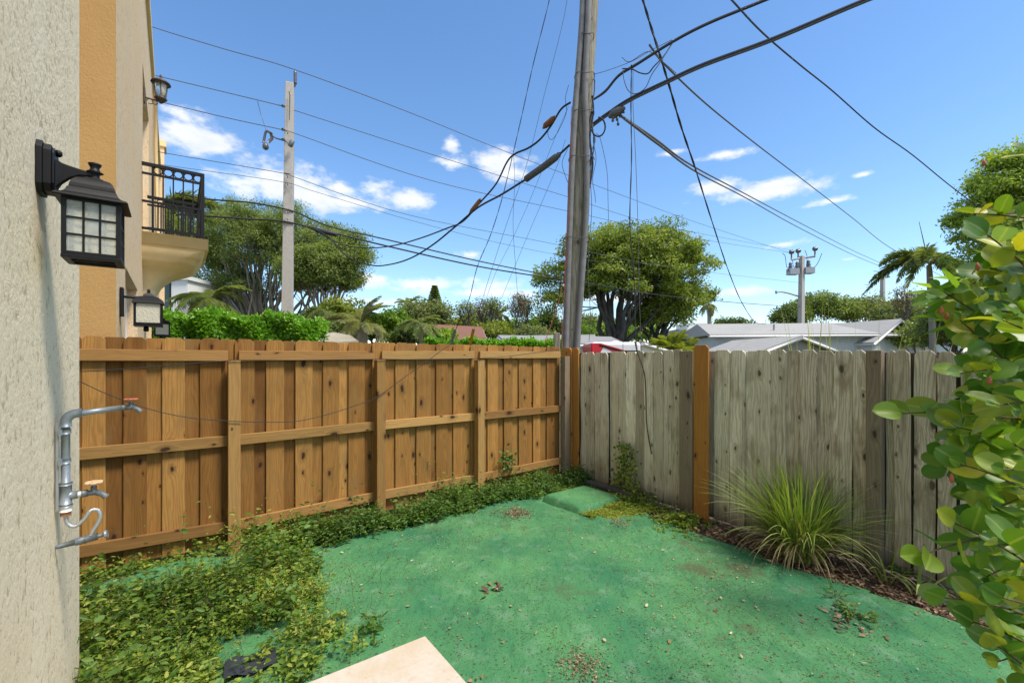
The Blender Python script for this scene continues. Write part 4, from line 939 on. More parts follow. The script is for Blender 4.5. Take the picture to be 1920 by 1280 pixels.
wire([(1366, -6, 5), (1430, 62, 6), (1500, 122, 7), (1560, 170, 8), (1640, 240, 9), (1710, 290, 10), (1780, 347, 11), (1850, 400, 12), (1900, 440, 12.5)], .012, 'black wire running down right to the tall green tree', group=LG)
wire([(1218, 85, 6.3), (1250, 125, 7), (1330, 200, 9), (1420, 272, 12), (1500, 333, 16), (1600, 410, 22), (1670, 465, 28), (1770, 520, 34)], .016, 'wire from the upper bundle running down to the palm', 'cable_grey', LG)
wire([(1165, 218, 6.6), (1230, 262, 8), (1300, 312, 11), (1400, 365, 17), (1500, 418, 26), (1600, 470, 40), (1660, 497, 52)], .020, 'upper of the paired lines towards the far right pole', 'cable_grey', LG)
wire([(1170, 222, 6.6), (1240, 275, 8), (1310, 325, 11), (1400, 372, 17), (1500, 428, 26), (1600, 478, 40), (1660, 503, 52)], .020, 'lower of the paired lines towards the far right pole', 'cable_grey', LG)
wire([(1184, 122, 6.45), (1183, 200, 6.5), (1184, 300, 6.5), (1181, 420, 6.5), (1189, 520, 6.5), (1191, 620, 6.45), (1196, 670, 6.4)], .006, 'left of two wires hanging straight down behind the grey fence', group=LG, twist=.004)
wire([(1187, 122, 6.45), (1187, 200, 6.55), (1192, 300, 6.55), (1196, 420, 6.55), (1199, 560, 6.55), (1203, 670, 6.5)], .004, 'right of two wires hanging straight down behind the grey fence', 'cable_grey', LG)
wire([(1118, 250, 6.8), (1126, 262, 6.8), (1138, 320, 6.8), (1140, 372, 6.8), (1141, 420, 6.8)], .004, 'short thin wire dangling right of the wooden pole', 'cable_grey', LG)
wire([(1112, 140, 6.8), (1140, 132, 6.7), (1185, 115, 6.6), (1220, 95, 6.5), (1260, 75, 6.4)], .004, 'taut thin strand above the upper bundle', 'cable_grey', LG)
wire([(1166, 108, 6.6), (1181, 116, 6.55), (1215, 97, 6.5), (1240, 114, 6.5), (1268, 138, 6.6)], .005, 'short tangled strand by the upper bundle', 'cable_grey', LG)
wire([(1040, -60, 6.9), (1030, 0, 6.95), (1000, 120, 7.1), (980, 210, 7.2), (962, 288, 7.3), (942, 370, 7.4), (920, 440, 7.5), (895, 500, 7.6), (880, 560, 7.7), (862, 600, 7.75), (853, 622, 7.8)], .0035, 'twisted guy wire falling to the grey anchor guard', group='guy wires left of the wooden pole', twist=.005)
wire([(1072, -80, 6.9), (1058, 30, 6.95), (1020, 180, 7.1), (990, 300, 7.2), (960, 390, 7.35), (930, 480, 7.5), (905, 560, 7.7), (889, 618, 7.8)], .0035, 'thin guy wire falling to the yellow anchor guard', 'cable_grey', group='guy wires left of the wooden pole')
wire([(1066, 200, 6.9), (1040, 260, 7), (1000, 360, 7.2), (960, 450, 7.4), (930, 510, 7.6), (908, 570, 7.8)], .0025, 'faint slanting strand third from the left of the wooden pole', 'cable_grey', group='guy wires left of the wooden pole')
wire([(1060, 262, 6.9), (1045, 310, 7), (1020, 370, 7.2), (990, 440, 7.4), (965, 500, 7.6), (940, 560, 7.8)], .003, 'slanting strand nearest the left side of the wooden pole', 'cable_grey', group='guy wires left of the wooden pole')
wire([(963, 290, 7.3), (965, 340, 7.3), (962, 420, 7.3), (966, 490, 7.3), (972, 577, 7.3)], .0035, 'short wire hanging down from the swooping cable', 'cable_grey', group='guy wires left of the wooden pole')
wire([(1066, 160, 6.85), (1060, 185, 6.9), (1062, 210, 6.9), (1050, 240, 6.9), (1035, 262, 6.95), (1027, 250, 7), (1035, 225, 7)], .004, 'tangled loop left of the wooden pole near the splice box', group=LG)
wire([(1064, 280, 6.85), (1054, 305, 6.85), (1060, 330, 6.85), (1066, 345, 6.85)], .004, 'small curl below the dark sleeve', group=LG)
wire([(1066, 470, 6.7), (1052, 545, 6.7), (1040, 590, 6.65), (1020, 645, 6.6)], .005, 'red wire slanting down left from the wooden pole to the fence', 'wire_red', LG)
# anchor guards
for x0, y0, x1, y1, mt, lb in ((853, 618, 845, 650, 'steel', 'grey tubular guy wire guard above the cedar fence'), (888, 617, 879, 655, 'yellow', 'yellow plastic guy wire guard above the cedar fence')):
    p1_ = at(x1, y1, 7.8); p0_ = at(x0, y0, 7.8); d_ = (p1_ - p0_); p2_ = p0_ + d_ * (p0_.z / -d_.z)
    o = MB().tube([p0_, p2_], .026, 10).build('wire_guard', M[mt]); tag(o, lb, 'guard')
# stub behind the corner
o = MB().box(-.045, .045, -.045, .045, 0, at(1044, 624, 6.6).z).build('post_stub', M['pole_wood'], loc=(at(1044, 640, 6.6).x, 6.6, 0), bevel=.008); tag(o, 'short mossy post standing between the hedge and the wooden pole', 'post')
# wires on the cedar fence
def fw(pts, r, lab, off=-.06):
    P = []
    for px, y in pts:
        s = col_s(px, C + b_ * (-off), a_); q = C + b_ * (-off) + a_ * s; P.append(Vector((q.x, q.y, EYE + (HZ - y) / F * q.y)))
    o = MB().tube(smooth_path(P, 6), r, 6).build('cable', M['cable']); tag(o, lab, 'cable', 'cables slung along the cedar fence'); return o
fw([(130, 697), (200, 694), (300, 686), (425, 676), (440, 674.5), (560, 675), (705, 673), (800, 674), (880, 672), (950, 668), (1048, 655)], .0035, 'black cable lying along the top rail of the cedar fence', -.138)
fw([(120, 704), (150, 715), (200, 738), (275, 765), (350, 782), (430, 789), (500, 791), (560, 789), (620, 775), (660, 762), (705, 745), (760, 706), (800, 678), (830, 655), (850, 644)], .0032, 'thin black cable drooping across the cedar boards', -.138)
# dark cable end on the grey fence
def fwr(pts, r, lab):
    P = []
    for px, y in pts: q = C - a_ * -.03; s = col_s(px, q, b_); q = q + b_ * s; P.append(Vector((q.x, q.y, EYE + (HZ - y) / F * q.y)))
    o = MB().tube(smooth_path(P, 6), r, 6).build('cable', M['cable']); tag(o, lab, 'cable'); return o
fwr([(1190, 640), (1195, 660), (1208, 700), (1211, 740), (1212, 785), (1216, 820), (1222, 851)], .006, 'short black cable end hanging over the pale grey boards')
wire([(1190, 560, 6.4), (1172, 610, 6.3), (1168, 650, 6.2), (1172, 690, 5.9)], .004, 'thin black wire dropping behind the left end of the grey fence', group=LG)

# ------------------------------------------------------------------ trees
def bez(p0, p1, p2, n): return [p0 * (1 - t) ** 2 + p1 * 2 * t * (1 - t) + p2 * t * t for t in [i / n for i in range(n + 1)]]
def make_tree(base, label, crowns, nlimb, nclump, clump_r, lpc, leaf, lmat, bmat, seed, trunk_r=.3, fork=.25, cat='tree', spread=.5, limb_r=.35, name='tree', low=-.35, flat=.55, twig_r=.03, group=None, aspect=.5, shell=.7, strip=False):
    rr = random.Random(seed); rg = np.random.default_rng(seed); base = Vector(base)
    t = thing(name, base, label, cat, 0, group)
    cs = [(Vector(c[:3]) - base, Vector(c[3:6])) for c in crowns]; vol = [c[1].x * c[1].y * c[1].z for c in cs]; top = max((c[0].z + c[1].z) for c in cs)
    cmid = sum((c[0] * v for c, v in zip(cs, vol)), Vector()) / sum(vol)
    mb = MB(); limbs = []
    fk = top * fork
    nb = 8
    mb.tube([Vector((0, 0, -.1)), Vector((rr.uniform(-.05, .05), 0, fk * .5)), Vector((0, 0, fk))], [trunk_r * 1.25, trunk_r, trunk_r * .85], 10)
    for i in range(nlimb):
        c, r = rr.choices(cs, vol)[0]; q = rr.uniform(0, 6.283) ; e = rr.uniform(.15, .9)
        tgt = c + Vector((math.cos(q) * r.x * e * .85, math.sin(q) * r.y * e * .85, r.z * rr.uniform(-.1, .6)))
        st = Vector((rr.uniform(-1, 1) * trunk_r * .5, rr.uniform(-1, 1) * trunk_r * .5, fk * rr.uniform(.5, .98)))
        midp = Vector((st.x + (tgt.x - st.x) * spread * rr.uniform(.6, 1.1), st.y + (tgt.y - st.y) * spread, st.z + (tgt.z - st.z) * rr.uniform(.45, .75)))
        P = bez(st, midp, tgt, nb); P = [p + Vector((rr.gauss(0, 1), rr.gauss(0, 1), 0)) * .012 * top * (0 < j < nb) for j, p in enumerate(P)]
        rad = [max(.02, trunk_r * limb_r * (1 - .85 * j / nb)) for j in range(nb + 1)]; mb.tube(P, rad, 7); limbs += P[2:]
    la = np.array([tuple(p) for p in limbs]); cen = []
    while len(cen) < nclump:
        c, r = rr.choices(cs, vol)[0]; v = Vector((rr.gauss(0, 1), rr.gauss(0, 1), rr.gauss(0, 1))).normalized()
        if v.z < low: continue
        k = rr.uniform(shell, 1.0) if rr.random() < .8 else rr.uniform(.3, shell); p = c + Vector((v.x * r.x, v.y * r.y, v.z * r.z)) * k
        cen.append(p)
    for p in cen:
        dd = np.linalg.norm(la - np.array(tuple(p)) + np.array([0, 0, clump_r]), axis=1); j = int(np.argmin(dd + np.random.default_rng(int(abs(p.x) * 1000) % 99991).random(len(dd)) * .6)); s = limbs[j]
        m = (s + p) / 2 + Vector((0, 0, -.12 * (p - s).length)); mb.tube(bez(s, m, p, 3), [twig_r, twig_r * .8, twig_r * .6, twig_r * .35], 4, False)
    mb.build('trunk', bmat, t)
    cen = np.array([tuple(p) for p in cen]); nl = nclump * lpc; idx = np.repeat(np.arange(nclump), lpc)
    cr = clump_r * rg.uniform(.6, 1.3, nclump)
    v = rg.normal(size=(nl, 3)); v = unit(v) * (rg.random((nl, 1)) ** .45); v[:, 2] *= flat
    pos = cen[idx] + v * cr[idx][:, None]
    d = unit(v + rg.normal(size=(nl, 3)) * .7 + np.array([0, 0, -.15])); nr = rg.normal(size=(nl, 3)) * .55 + np.array([0, 0, .45]) + v * .9 + unit(pos - np.array(tuple(cmid))) * .5
    Ls = leaf * rg.uniform(.7, 1.35, nl); tint = np.clip(rg.normal(.45, .16, nclump)[idx] + rg.normal(0, .16, nl), 0, 1)
    leaf_obj('crown', pos, d, nr, Ls, Ls * aspect, lmat, t, 'diamond', .15, tint)
    return t
def A3(px, py, Y): v = at(px, py, Y); return (v.x, v.y, v.z)
def el_(px, py, Y, rxp, rzp, ry=None): v = at(px, py, Y); return (v.x, v.y, v.z, rxp / F * Y, (ry if ry else rxp / F * Y * .8), rzp / F * Y)

# big feathery tree on the left
b0 = at(490, HZ, 27); b0.z = 0
make_tree(b0, 'large feathery olive tree with many thin pale stems behind the hedge', [el_(430, 455, 27, 105, 75), el_(560, 455, 27, 95, 68), el_(630, 490, 27, 70, 60), el_(500, 430, 27, 70, 50), el_(395, 500, 27, 75, 60), el_(350, 545, 27, 40, 40), el_(450, 535, 27, 70, 35)],
          75, 720, .55, 110, .15, M['leaf_tree1'], M['bark_pale'], 21, trunk_r=.42, fork=.2, spread=.55, limb_r=.22, low=-.6, twig_r=.02, aspect=.30, shell=.55, flat=.75)
b1 = at(600, HZ, 25); b1.z = 0
make_tree(b1, 'banyan with hanging pale roots at the right of the feathery tree', [el_(600, 510, 25, 75, 55), el_(650, 470, 25, 40, 40)], 22, 330, .55, 130, .15, M['leaf_tree1'], M['bark_pale'], 22, trunk_r=.4, fork=.3, limb_r=.25, low=-.6, aspect=.34, twig_r=.025)
# round tree right of the wooden pole
b2 = at(1150, HZ, 38); b2.z = 0
make_tree(b2, 'broad round canopy tree with dark spreading limbs right of the wooden pole', [el_(1130, 480, 38, 85, 58), el_(1210, 475, 38, 95, 62), el_(1275, 500, 38, 66, 48), el_(1060, 535, 38, 62, 50), el_(1275, 560, 38, 55, 38), el_(1180, 530, 38, 120, 50), el_(1040, 575, 37, 38, 35)],
          17, 560, .8, 130, .22, M['leaf_tree2'], M['bark_dark'], 31, trunk_r=.75, fork=.13, spread=.5, limb_r=.36, low=-.5, twig_r=.035, aspect=.5, shell=.66)
b3 = at(1222, HZ, 40); b3.z = 0
make_tree(b3, 'dark multi stemmed banyan just right of the round tree', [el_(1240, 590, 40, 60, 38), el_(1290, 560, 40, 50, 30)], 14, 110, .9, 110, .24, M['leaf_tree2'], M['bark_dark'], 32, trunk_r=.7, fork=.3, limb_r=.25, low=-.4, twig_r=.05)
# tall tree at the upper right
b4 = at(1990, HZ, 15); b4.z = 0
make_tree(b4, 'tall light green tree at the upper right edge behind the shrub', [el_(1870, 350, 15, 60, 60), el_(1930, 330, 15, 80, 70), el_(1850, 420, 15, 60, 55), el_(1960, 430, 15, 100, 90), el_(1835, 500, 15, 45, 40)], 24, 300, .42, 120, .12, M['leaf_tree4'], M['bark'], 41, trunk_r=.3, fork=.3, low=-.6, twig_r=.018, shell=.6)

# rows of greenery in the distance
TG = 'trees of the neighbourhood'
back = [
 (640, 600, 22, 55, 42, 'leaf_yellow', 'bushy yellow green shrub tree beside the feathery tree', .35, .16),
 (610, 625, 17, 30, 22, 'leaf_dark', 'low dark bush at the right end of the hedge', .3, .13),
 (735, 605, 19, 36, 27, 'leaf_bright', 'bright green bush between the two palms', .3, .14),
 (705, 618, 24, 30, 24, 'leaf_dark', 'dark bush behind the grey palm', .4, .16),
 (800, 590, 36, 50, 30, 'leaf_greygreen', 'grey green round tree under the tall narrow conifer', .7, .22),
 (765, 628, 16, 40, 16, 'leaf_dark', 'dark leafy bush above the middle of the cedar fence', .25, .13),
 (822, 630, 15, 36, 14, 'leaf_bright', 'green bush left of the grey wire guard', .22, .12),
 (860, 612, 40, 36, 18, 'leaf_yellow', 'yellowish bush behind the brown roof', .7, .22),
 (900, 608, 45, 50, 20, 'leaf_dark', 'dark tree row behind the bare trees', .9, .25),
 (930, 622, 34, 40, 16, 'leaf_yellow', 'yellow green bush right of the brown roof', .6, .2),
 (975, 618, 42, 45, 20, 'leaf_bright', 'mid green bush behind the low grey roof', .7, .24),
 (1025, 612, 44, 36, 24, 'leaf_dark', 'dark bush left of the wooden pole', .8, .25),
 (1005, 626, 33, 40, 14, 'leaf_greygreen', 'grey green bush behind the low grey roof', .6, .2),
 (1150, 622, 50, 90, 18, 'leaf_bright', 'light green trees seen between the trunks of the round tree', 1.0, .3),
 (1100, 612, 52, 60, 22, 'leaf_greygreen', 'greenery behind the left trunks of the round tree', 1.0, .3),
 (1370, 606, 50, 36, 8, 'leaf_dark', 'low treetop peeping over the white roof', .6, .25),
 (1480, 592, 52, 34, 26, 'leaf_dark', 'dark tree left of the transformer pole base', 1.0, .3),
 (1545, 575, 54, 60, 26, 'leaf_tree1', 'sparse flat topped tree behind the white roof', 1.0, .3),
 (1620, 578, 56, 50, 28, 'leaf_greygreen', 'round tree behind the ridge of the white roof', 1.1, .3),
 (1690, 600, 50, 50, 40, 'leaf_greygreen', 'grey green tree right of the far pole', 1.0, .3),
 (1725, 628, 26, 50, 24, 'leaf_tree1', 'shrubbery right of the white gable', .5, .18),
 (1790, 600, 22, 60, 60, 'leaf_greygreen', 'pale shrubbery behind the round leaved shrub', .5, .16),
 (1850, 560, 20, 60, 60, 'leaf_bright', 'light green growth behind the round leaved shrub', .45, .15),
 (350, 610, 30, 30, 28, 'leaf_dark', 'dark bush at the foot of the feathery tree', .5, .2),
 (520, 606, 30, 150, 22, 'leaf_dark', 'dark undergrowth below the feathery tree', .6, .2),
]
for i, (px, py, Y, rxp, rzp, lm, lab, cr, lf) in enumerate(back):
    bs = at(px, HZ, Y); bs.z = 0
    area = rxp * rzp; nc = int(max(30, min(190, area / 13)))
    make_tree(bs, lab, [el_(px, py, Y, rxp, rzp), el_(px - rxp * .35, py + rzp * .3, Y, rxp * .6, rzp * .7), el_(px + rxp * .4, py + rzp * .25, Y, rxp * .55, rzp * .7)], 8, nc, cr, 70, lf, M[lm], M['bark'], 200 + i, trunk_r=.16, fork=.3, low=-.7, twig_r=.02, cat='tree' if rzp > 20 else 'bush', name='tree' if rzp > 20 else 'bush', aspect=.5, shell=.5)
# bare sparse trees
for i, (px, py, Y, rxp, rzp) in enumerate(((875, 585, 36, 20, 22), (905, 580, 38, 22, 24), (925, 578, 36, 16, 22), (970, 575, 37, 18, 30), (985, 580, 38, 14, 22), (1700, 560, 34, 26, 26))):
    bs = at(px, HZ, Y); bs.z = 0
    make_tree(bs, ['thin half bare tree behind the left part of the brown roof', 'half bare tree behind the yellow wire guard', 'spindly bare tree left of the dry palm', 'tall wispy tree right of the dry palm', 'small wispy tree left of the round tree', 'leafless thin tree left of the tall palm'][i], [el_(px, py, Y, rxp, rzp)], 12, 60, .5, 14, .16, M['leaf_dry'] if i % 2 else M['leaf_greygreen'], M['bark'], 300 + i, trunk_r=.12, fork=.4, limb_r=.4, low=-.6, twig_r=.025, group=None)
# narrow conifer
P = at(815, HZ, 60); P.z = 0; t = thing('conifer', P, 'tall narrow dark conifer standing above the distant trees', 'tree'); zt_ = at(815, 536, 60).z; zl = at(815, 580, 60).z
MB().tube([(0, 0, 0), (0, 0, zt_)], [.25, .03], 6).build('trunk', M['bark'], t)
nn_ = 5000; zz = RG.uniform(0, 1, nn_) ** .8; layer = np.round(zz * 11) / 11; rad = (1 - layer) * 1.05 + .1; q = RG.uniform(0, 6.283, nn_); rr_ = rad * RG.random(nn_) ** .5
pos = np.stack([rr_ * np.cos(q), rr_ * np.sin(q), zl + (zt_ - zl) * (layer + RG.normal(0, .012, nn_)) - rr_ * .15], 1); d = np.stack([np.cos(q), np.sin(q), -.2 + 0 * q], 1)
leaf_obj('crown', pos, d, RG.normal(size=(nn_, 3)) + [0, 0, 1], np.full(nn_, .35), np.full(nn_, .12), M['leaf_dark'], t)

# ------------------------------------------------------------------ palms
def frond_mesh(name, ln, droop, nleaf, lw, ll, mat, seed, vee=.5, plume=False):
    rg = np.random.default_rng(seed); ts = np.linspace(0.12, 1, nleaf)
    def rach(t): return np.stack([ln * (.88 * t - .10 * t ** 2), 0 * t, ln * (.70 * t - 1.15 * droop * t ** 2)], 1) if plume == 2 else np.stack([ln * (t - .18 * droop * t ** 2), 0 * t, ln * (.30 * t - droop * t ** 2.2)], 1)
    pos = rach(ts); tan = unit(rach(ts + .01) - rach(ts - .01)); P = []; Dd = []; Nn = []; LL = []
    for s in ((-1, 1) if not plume else (-1, 1, -.45, .45)):
        side = np.array([0, s, 0]); upv = np.cross(tan, np.array([0, 1, 0]) * 1.0)
        d = tan * .75 + side * .9 + np.array([0, 0, -.35 * droop]) + rg.normal(size=pos.shape) * .10
        if plume: d = d + np.array([0, 0, rg.choice([-.5, .5])]) + rg.normal(size=pos.shape) * .25
        else: d = d + np.array([0, 0, vee * .4])
        P.append(pos); Dd.append(d); Nn.append(np.cross(d, tan) * (1 if s < 0 else -1) + [0, 0, .4]); LL.append(ll * np.sin(np.clip(ts * 2.9 + .12, 0.15, 3.0)) ** .6 * rg.uniform(.85, 1.1, len(ts)))
    P = np.concatenate(P); Dd = np.concatenate(Dd); Nn = np.concatenate(Nn); LL = np.concatenate(LL)
    v, q, k = leaf_arrays(P, Dd, Nn, LL, np.full(len(LL), lw), 'leaf', .28)
    tint = np.repeat(np.random.default_rng(seed + 1).random(len(LL)), k)
    # rachis as a thin three-sided strip
    rt = np.linspace(0, 1, 10); rp = rach(rt); w = .02 * ln * .35 * (1 - .7 * rt)
    rv = []; rq = []
    for i in range(10): rv += [rp[i] + [0, -w[i], 0], rp[i] + [0, w[i], 0], rp[i] + [0, w[i] * .3, w[i] * 1.4], rp[i] + [0, -w[i] * .3, w[i] * 1.4]]
    for i in range(9):
        for j in range(4): rq.append([i * 4 + j, i * 4 + (j + 1) % 4, i * 4 + 4 + (j + 1) % 4, i * 4 + 4 + j])
    off = len(v); v = np.concatenate([v, np.array(rv)]); q = np.concatenate([q, np.array(rq) + off]); tint = np.concatenate([tint, np.full(len(rv), .6)])
    return np_mesh(name, v, q, mat, tint)
def palm(px, ytop, Y, label, fl_px, nf, mat, seed, droop=.7, plume=False, trunk_r=.14, up=(.2, 1.1), lean=0, lw=.035, nleaf=34, spear=False, name='palm_tree', extra=None, ll=.32):
    rr = random.Random(seed); bs = at(px - lean, HZ, Y); bs.z = 0; crownP = at(px, ytop, Y) - bs; ln = fl_px / F * Y
    t = thing(name, bs, label, 'palm')
    MB().tube(bez(Vector((0, 0, 0)), Vector((0, 0, crownP.z * .5)), crownP, 8), [trunk_r * 1.3] + [trunk_r] * 7 + [trunk_r * .8], 10).build('trunk', M['palm_trunk'], t)
    ms = [frond_mesh('frond', ln, droop * k_, nleaf, lw * ln / 2, ll * ln, mat, seed + j, plume=plume) for j, k_ in enumerate((.75, 1.0, 1.25))]
    for i in range(nf):
        q = 2 * math.pi * (i * .382) + rr.uniform(-.2, .2); e = up[0] + (up[1] - up[0]) * ((i * .618) % 1)
        share('frond', ms[i % 3], t, crownP, (0, -e + .25, q))
    if spear: MB().tube([crownP, crownP + Vector((-.22, 0, .95)) * (95 / F * Y * .9)], [.03, .01], 5).build('spear_leaf', M['leaf_palm_grey'], t)
    return t
palm(1742, 497, 20, 'tall foxtail palm with bushy drooping fronds at the right', 100, 15, M['leaf_palm'], 400, droop=1.0, plume=2, trunk_r=.12, up=(-.15, 1.0), lean=-8, lw=.026, nleaf=80, spear=True, ll=.19)
palm(675, 610, 18, 'grey green feather palm left of the brown roof', 72, 26, M['leaf_palm_grey'], 410, droop=.55, trunk_r=.3, up=(.0, 1.35), nleaf=60, lw=.02, ll=.22)
palm(790, 608, 14.5, 'small green palm with arching fronds in front of the brown roof', 45, 13, M['leaf_palm'], 420, droop=.8, trunk_r=.07, up=(.1, 1.2), nleaf=36, lw=.05)
palm(938, 590, 38, 'dry looking palm above the low grey roof', 26, 22, M['leaf_palm_grey'], 430, droop=.5, trunk_r=.2, up=(-.3, 1.3), lw=.05)
palm(1000, 606, 42, 'second small palm left of the round tree', 20, 14, M['leaf_palm'], 435, droop=.6, trunk_r=.15, up=(-.2, 1.2), lw=.05)
palm(768, 570, 42, 'distant palm rising over the grey green tree', 30, 12, M['leaf_palm'], 440, droop=.5, trunk_r=.15, up=(.0, 1.2), lw=.06)
palm(612, 585, 21, 'dark green palm between the banyan roots and the shrub tree', 45, 14, M['leaf_palm'], 445, droop=.8, trunk_r=.15, up=(.0, 1.2), lw=.04)
palm(1330, 572, 46, 'palm at the right edge of the round tree crown', 22, 18, M['leaf_palm_grey'], 450, droop=.9, trunk_r=.2, up=(-.6, .6), lw=.05)
palm(395, 560, 24, 'dark palm fan below the balcony', 70, 16, M['leaf_palm'], 455, droop=.7, trunk_r=.15, up=(-.2, 1.2), lw=.03, nleaf=44)
palm(300, 400, 19, 'royal palm fronds showing behind the balcony railing', 95, 18, M['leaf_palm'], 460, droop=.8, plume=True, trunk_r=.2, up=(-.3, 1.3), lw=.03, nleaf=50, lean=20)
palm(1262, 660, 17, 'bright yellow green palm clump left of the white house', 50, 26, M['leaf_yellow'], 470, droop=.45, trunk_r=.1, up=(.3, 1.4), lw=.03, nleaf=44, name='palm_bush')
palm(1290, 662, 18, 'second yellow green palm clump against the white house', 40, 20, M['leaf_yellow'], 475, droop=.45, trunk_r=.1, up=(.3, 1.4), lw=.03, nleaf=40, name='palm_bush')
palm(1232, 606, 52, 'far green palm above the flat white building', 20, 14, M['leaf_palm'], 478, droop=.6, up=(-.1, 1.2), lw=.05)

# ------------------------------------------------------------------ hedges
def hedge(pts, ztop, depth, label, n, leaf, mat, seed, bumps=.1, zlow=0.0):
    """pts: two ground points; leaves over a rounded block with an uneven top, twigs inside"""
    rg = np.random.default_rng(seed); p0, p1 = Vector(pts[0]), Vector(pts[1]); ax = (p1 - p0); Ln = ax.length; ax.normalize(); nx = Vector((-ax.y, ax.x, 0))
    t = thing('hedge', (p0 + p1) / 2, label, 'hedge'); o0 = (p0 + p1) / 2
    u = rg.random(n) * Ln; vv = rg.uniform(-1, 1, n); hh = rg.random(n)
    face = rg.random(n)
    side = np.where(face < .5, np.where(face < .4, -1.0, 1.0), 0)
    v = np.where(side != 0, side * (1 - .25 * rg.random(n)), vv)
    topz = ztop(u) if callable(ztop) else ztop
    bump_ = bumps * (np.sin(u * 5.1 + 1) * .5 + np.sin(u * 11.3) * .3 + np.sin(u * 23.0 + 2) * .3)
    z = np.where(side != 0, zlow + (topz - zlow) * hh ** .7, topz * (1 - .10 * rg.random(n))) + bump_ * (np.where(side != 0, hh, 1)) + rg.normal(0, .03, n)
    v = v * (1 + .15 * np.sin(u * 7 + z * 5))
    pos = np.array(tuple(p0 - o0))[None] + np.outer(u, tuple(ax)) + np.outer(v * depth / 2, tuple(nx)); pos[:, 2] = z
    d = np.outer(side, tuple(nx)) * .8 + rg.normal(size=(n, 3)) * .6 + np.array([0, 0, .7]); nr = rg.normal(size=(n, 3)) * .5 + np.outer(side, tuple(nx)) * .7 + np.array([0, 0, .8])
    Ls = leaf * rg.uniform(.6, 1.3, n)
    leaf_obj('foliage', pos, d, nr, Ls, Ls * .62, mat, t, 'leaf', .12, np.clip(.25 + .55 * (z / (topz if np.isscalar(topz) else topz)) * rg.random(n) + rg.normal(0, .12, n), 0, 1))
    st = MB(); rr = random.Random(seed)
    for i in range(int(Ln * 7)):
        q = p0 + ax * rr.uniform(0, Ln) + nx * rr.uniform(-.3, .3) * depth - o0; st.tube([Vector((q.x, q.y, 0)), Vector((q.x + rr.uniform(-.1, .1), q.y, (ztop if not callable(ztop) else float(ztop(0.0))) * .8))], [.02, .008], 5)
    st.build('stem', M['twig'], t); return t
ha = at(285, HZ, 9.6); hb = at(607, HZ, 10.2); ha.z = hb.z = 0
zt1 = at(300, 592, 9.6).z; zt2 = at(600, 603, 10.2).z; LnH = (hb - ha).length
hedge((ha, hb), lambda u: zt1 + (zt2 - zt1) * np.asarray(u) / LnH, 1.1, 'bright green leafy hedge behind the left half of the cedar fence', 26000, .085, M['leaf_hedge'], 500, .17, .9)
ha = at(800, HZ, 12.5); hb = at(1075, HZ, 12.5); ha.z = hb.z = 0
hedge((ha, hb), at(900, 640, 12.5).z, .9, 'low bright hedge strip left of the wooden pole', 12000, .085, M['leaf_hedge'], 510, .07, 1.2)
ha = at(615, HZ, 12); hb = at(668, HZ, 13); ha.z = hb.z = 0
hedge((ha, hb), at(640, 652, 12.5).z, .6, 'small hedge end in front of the cream tiled roof', 1800, .085, M['leaf_hedge'], 515, .06, 1.2)

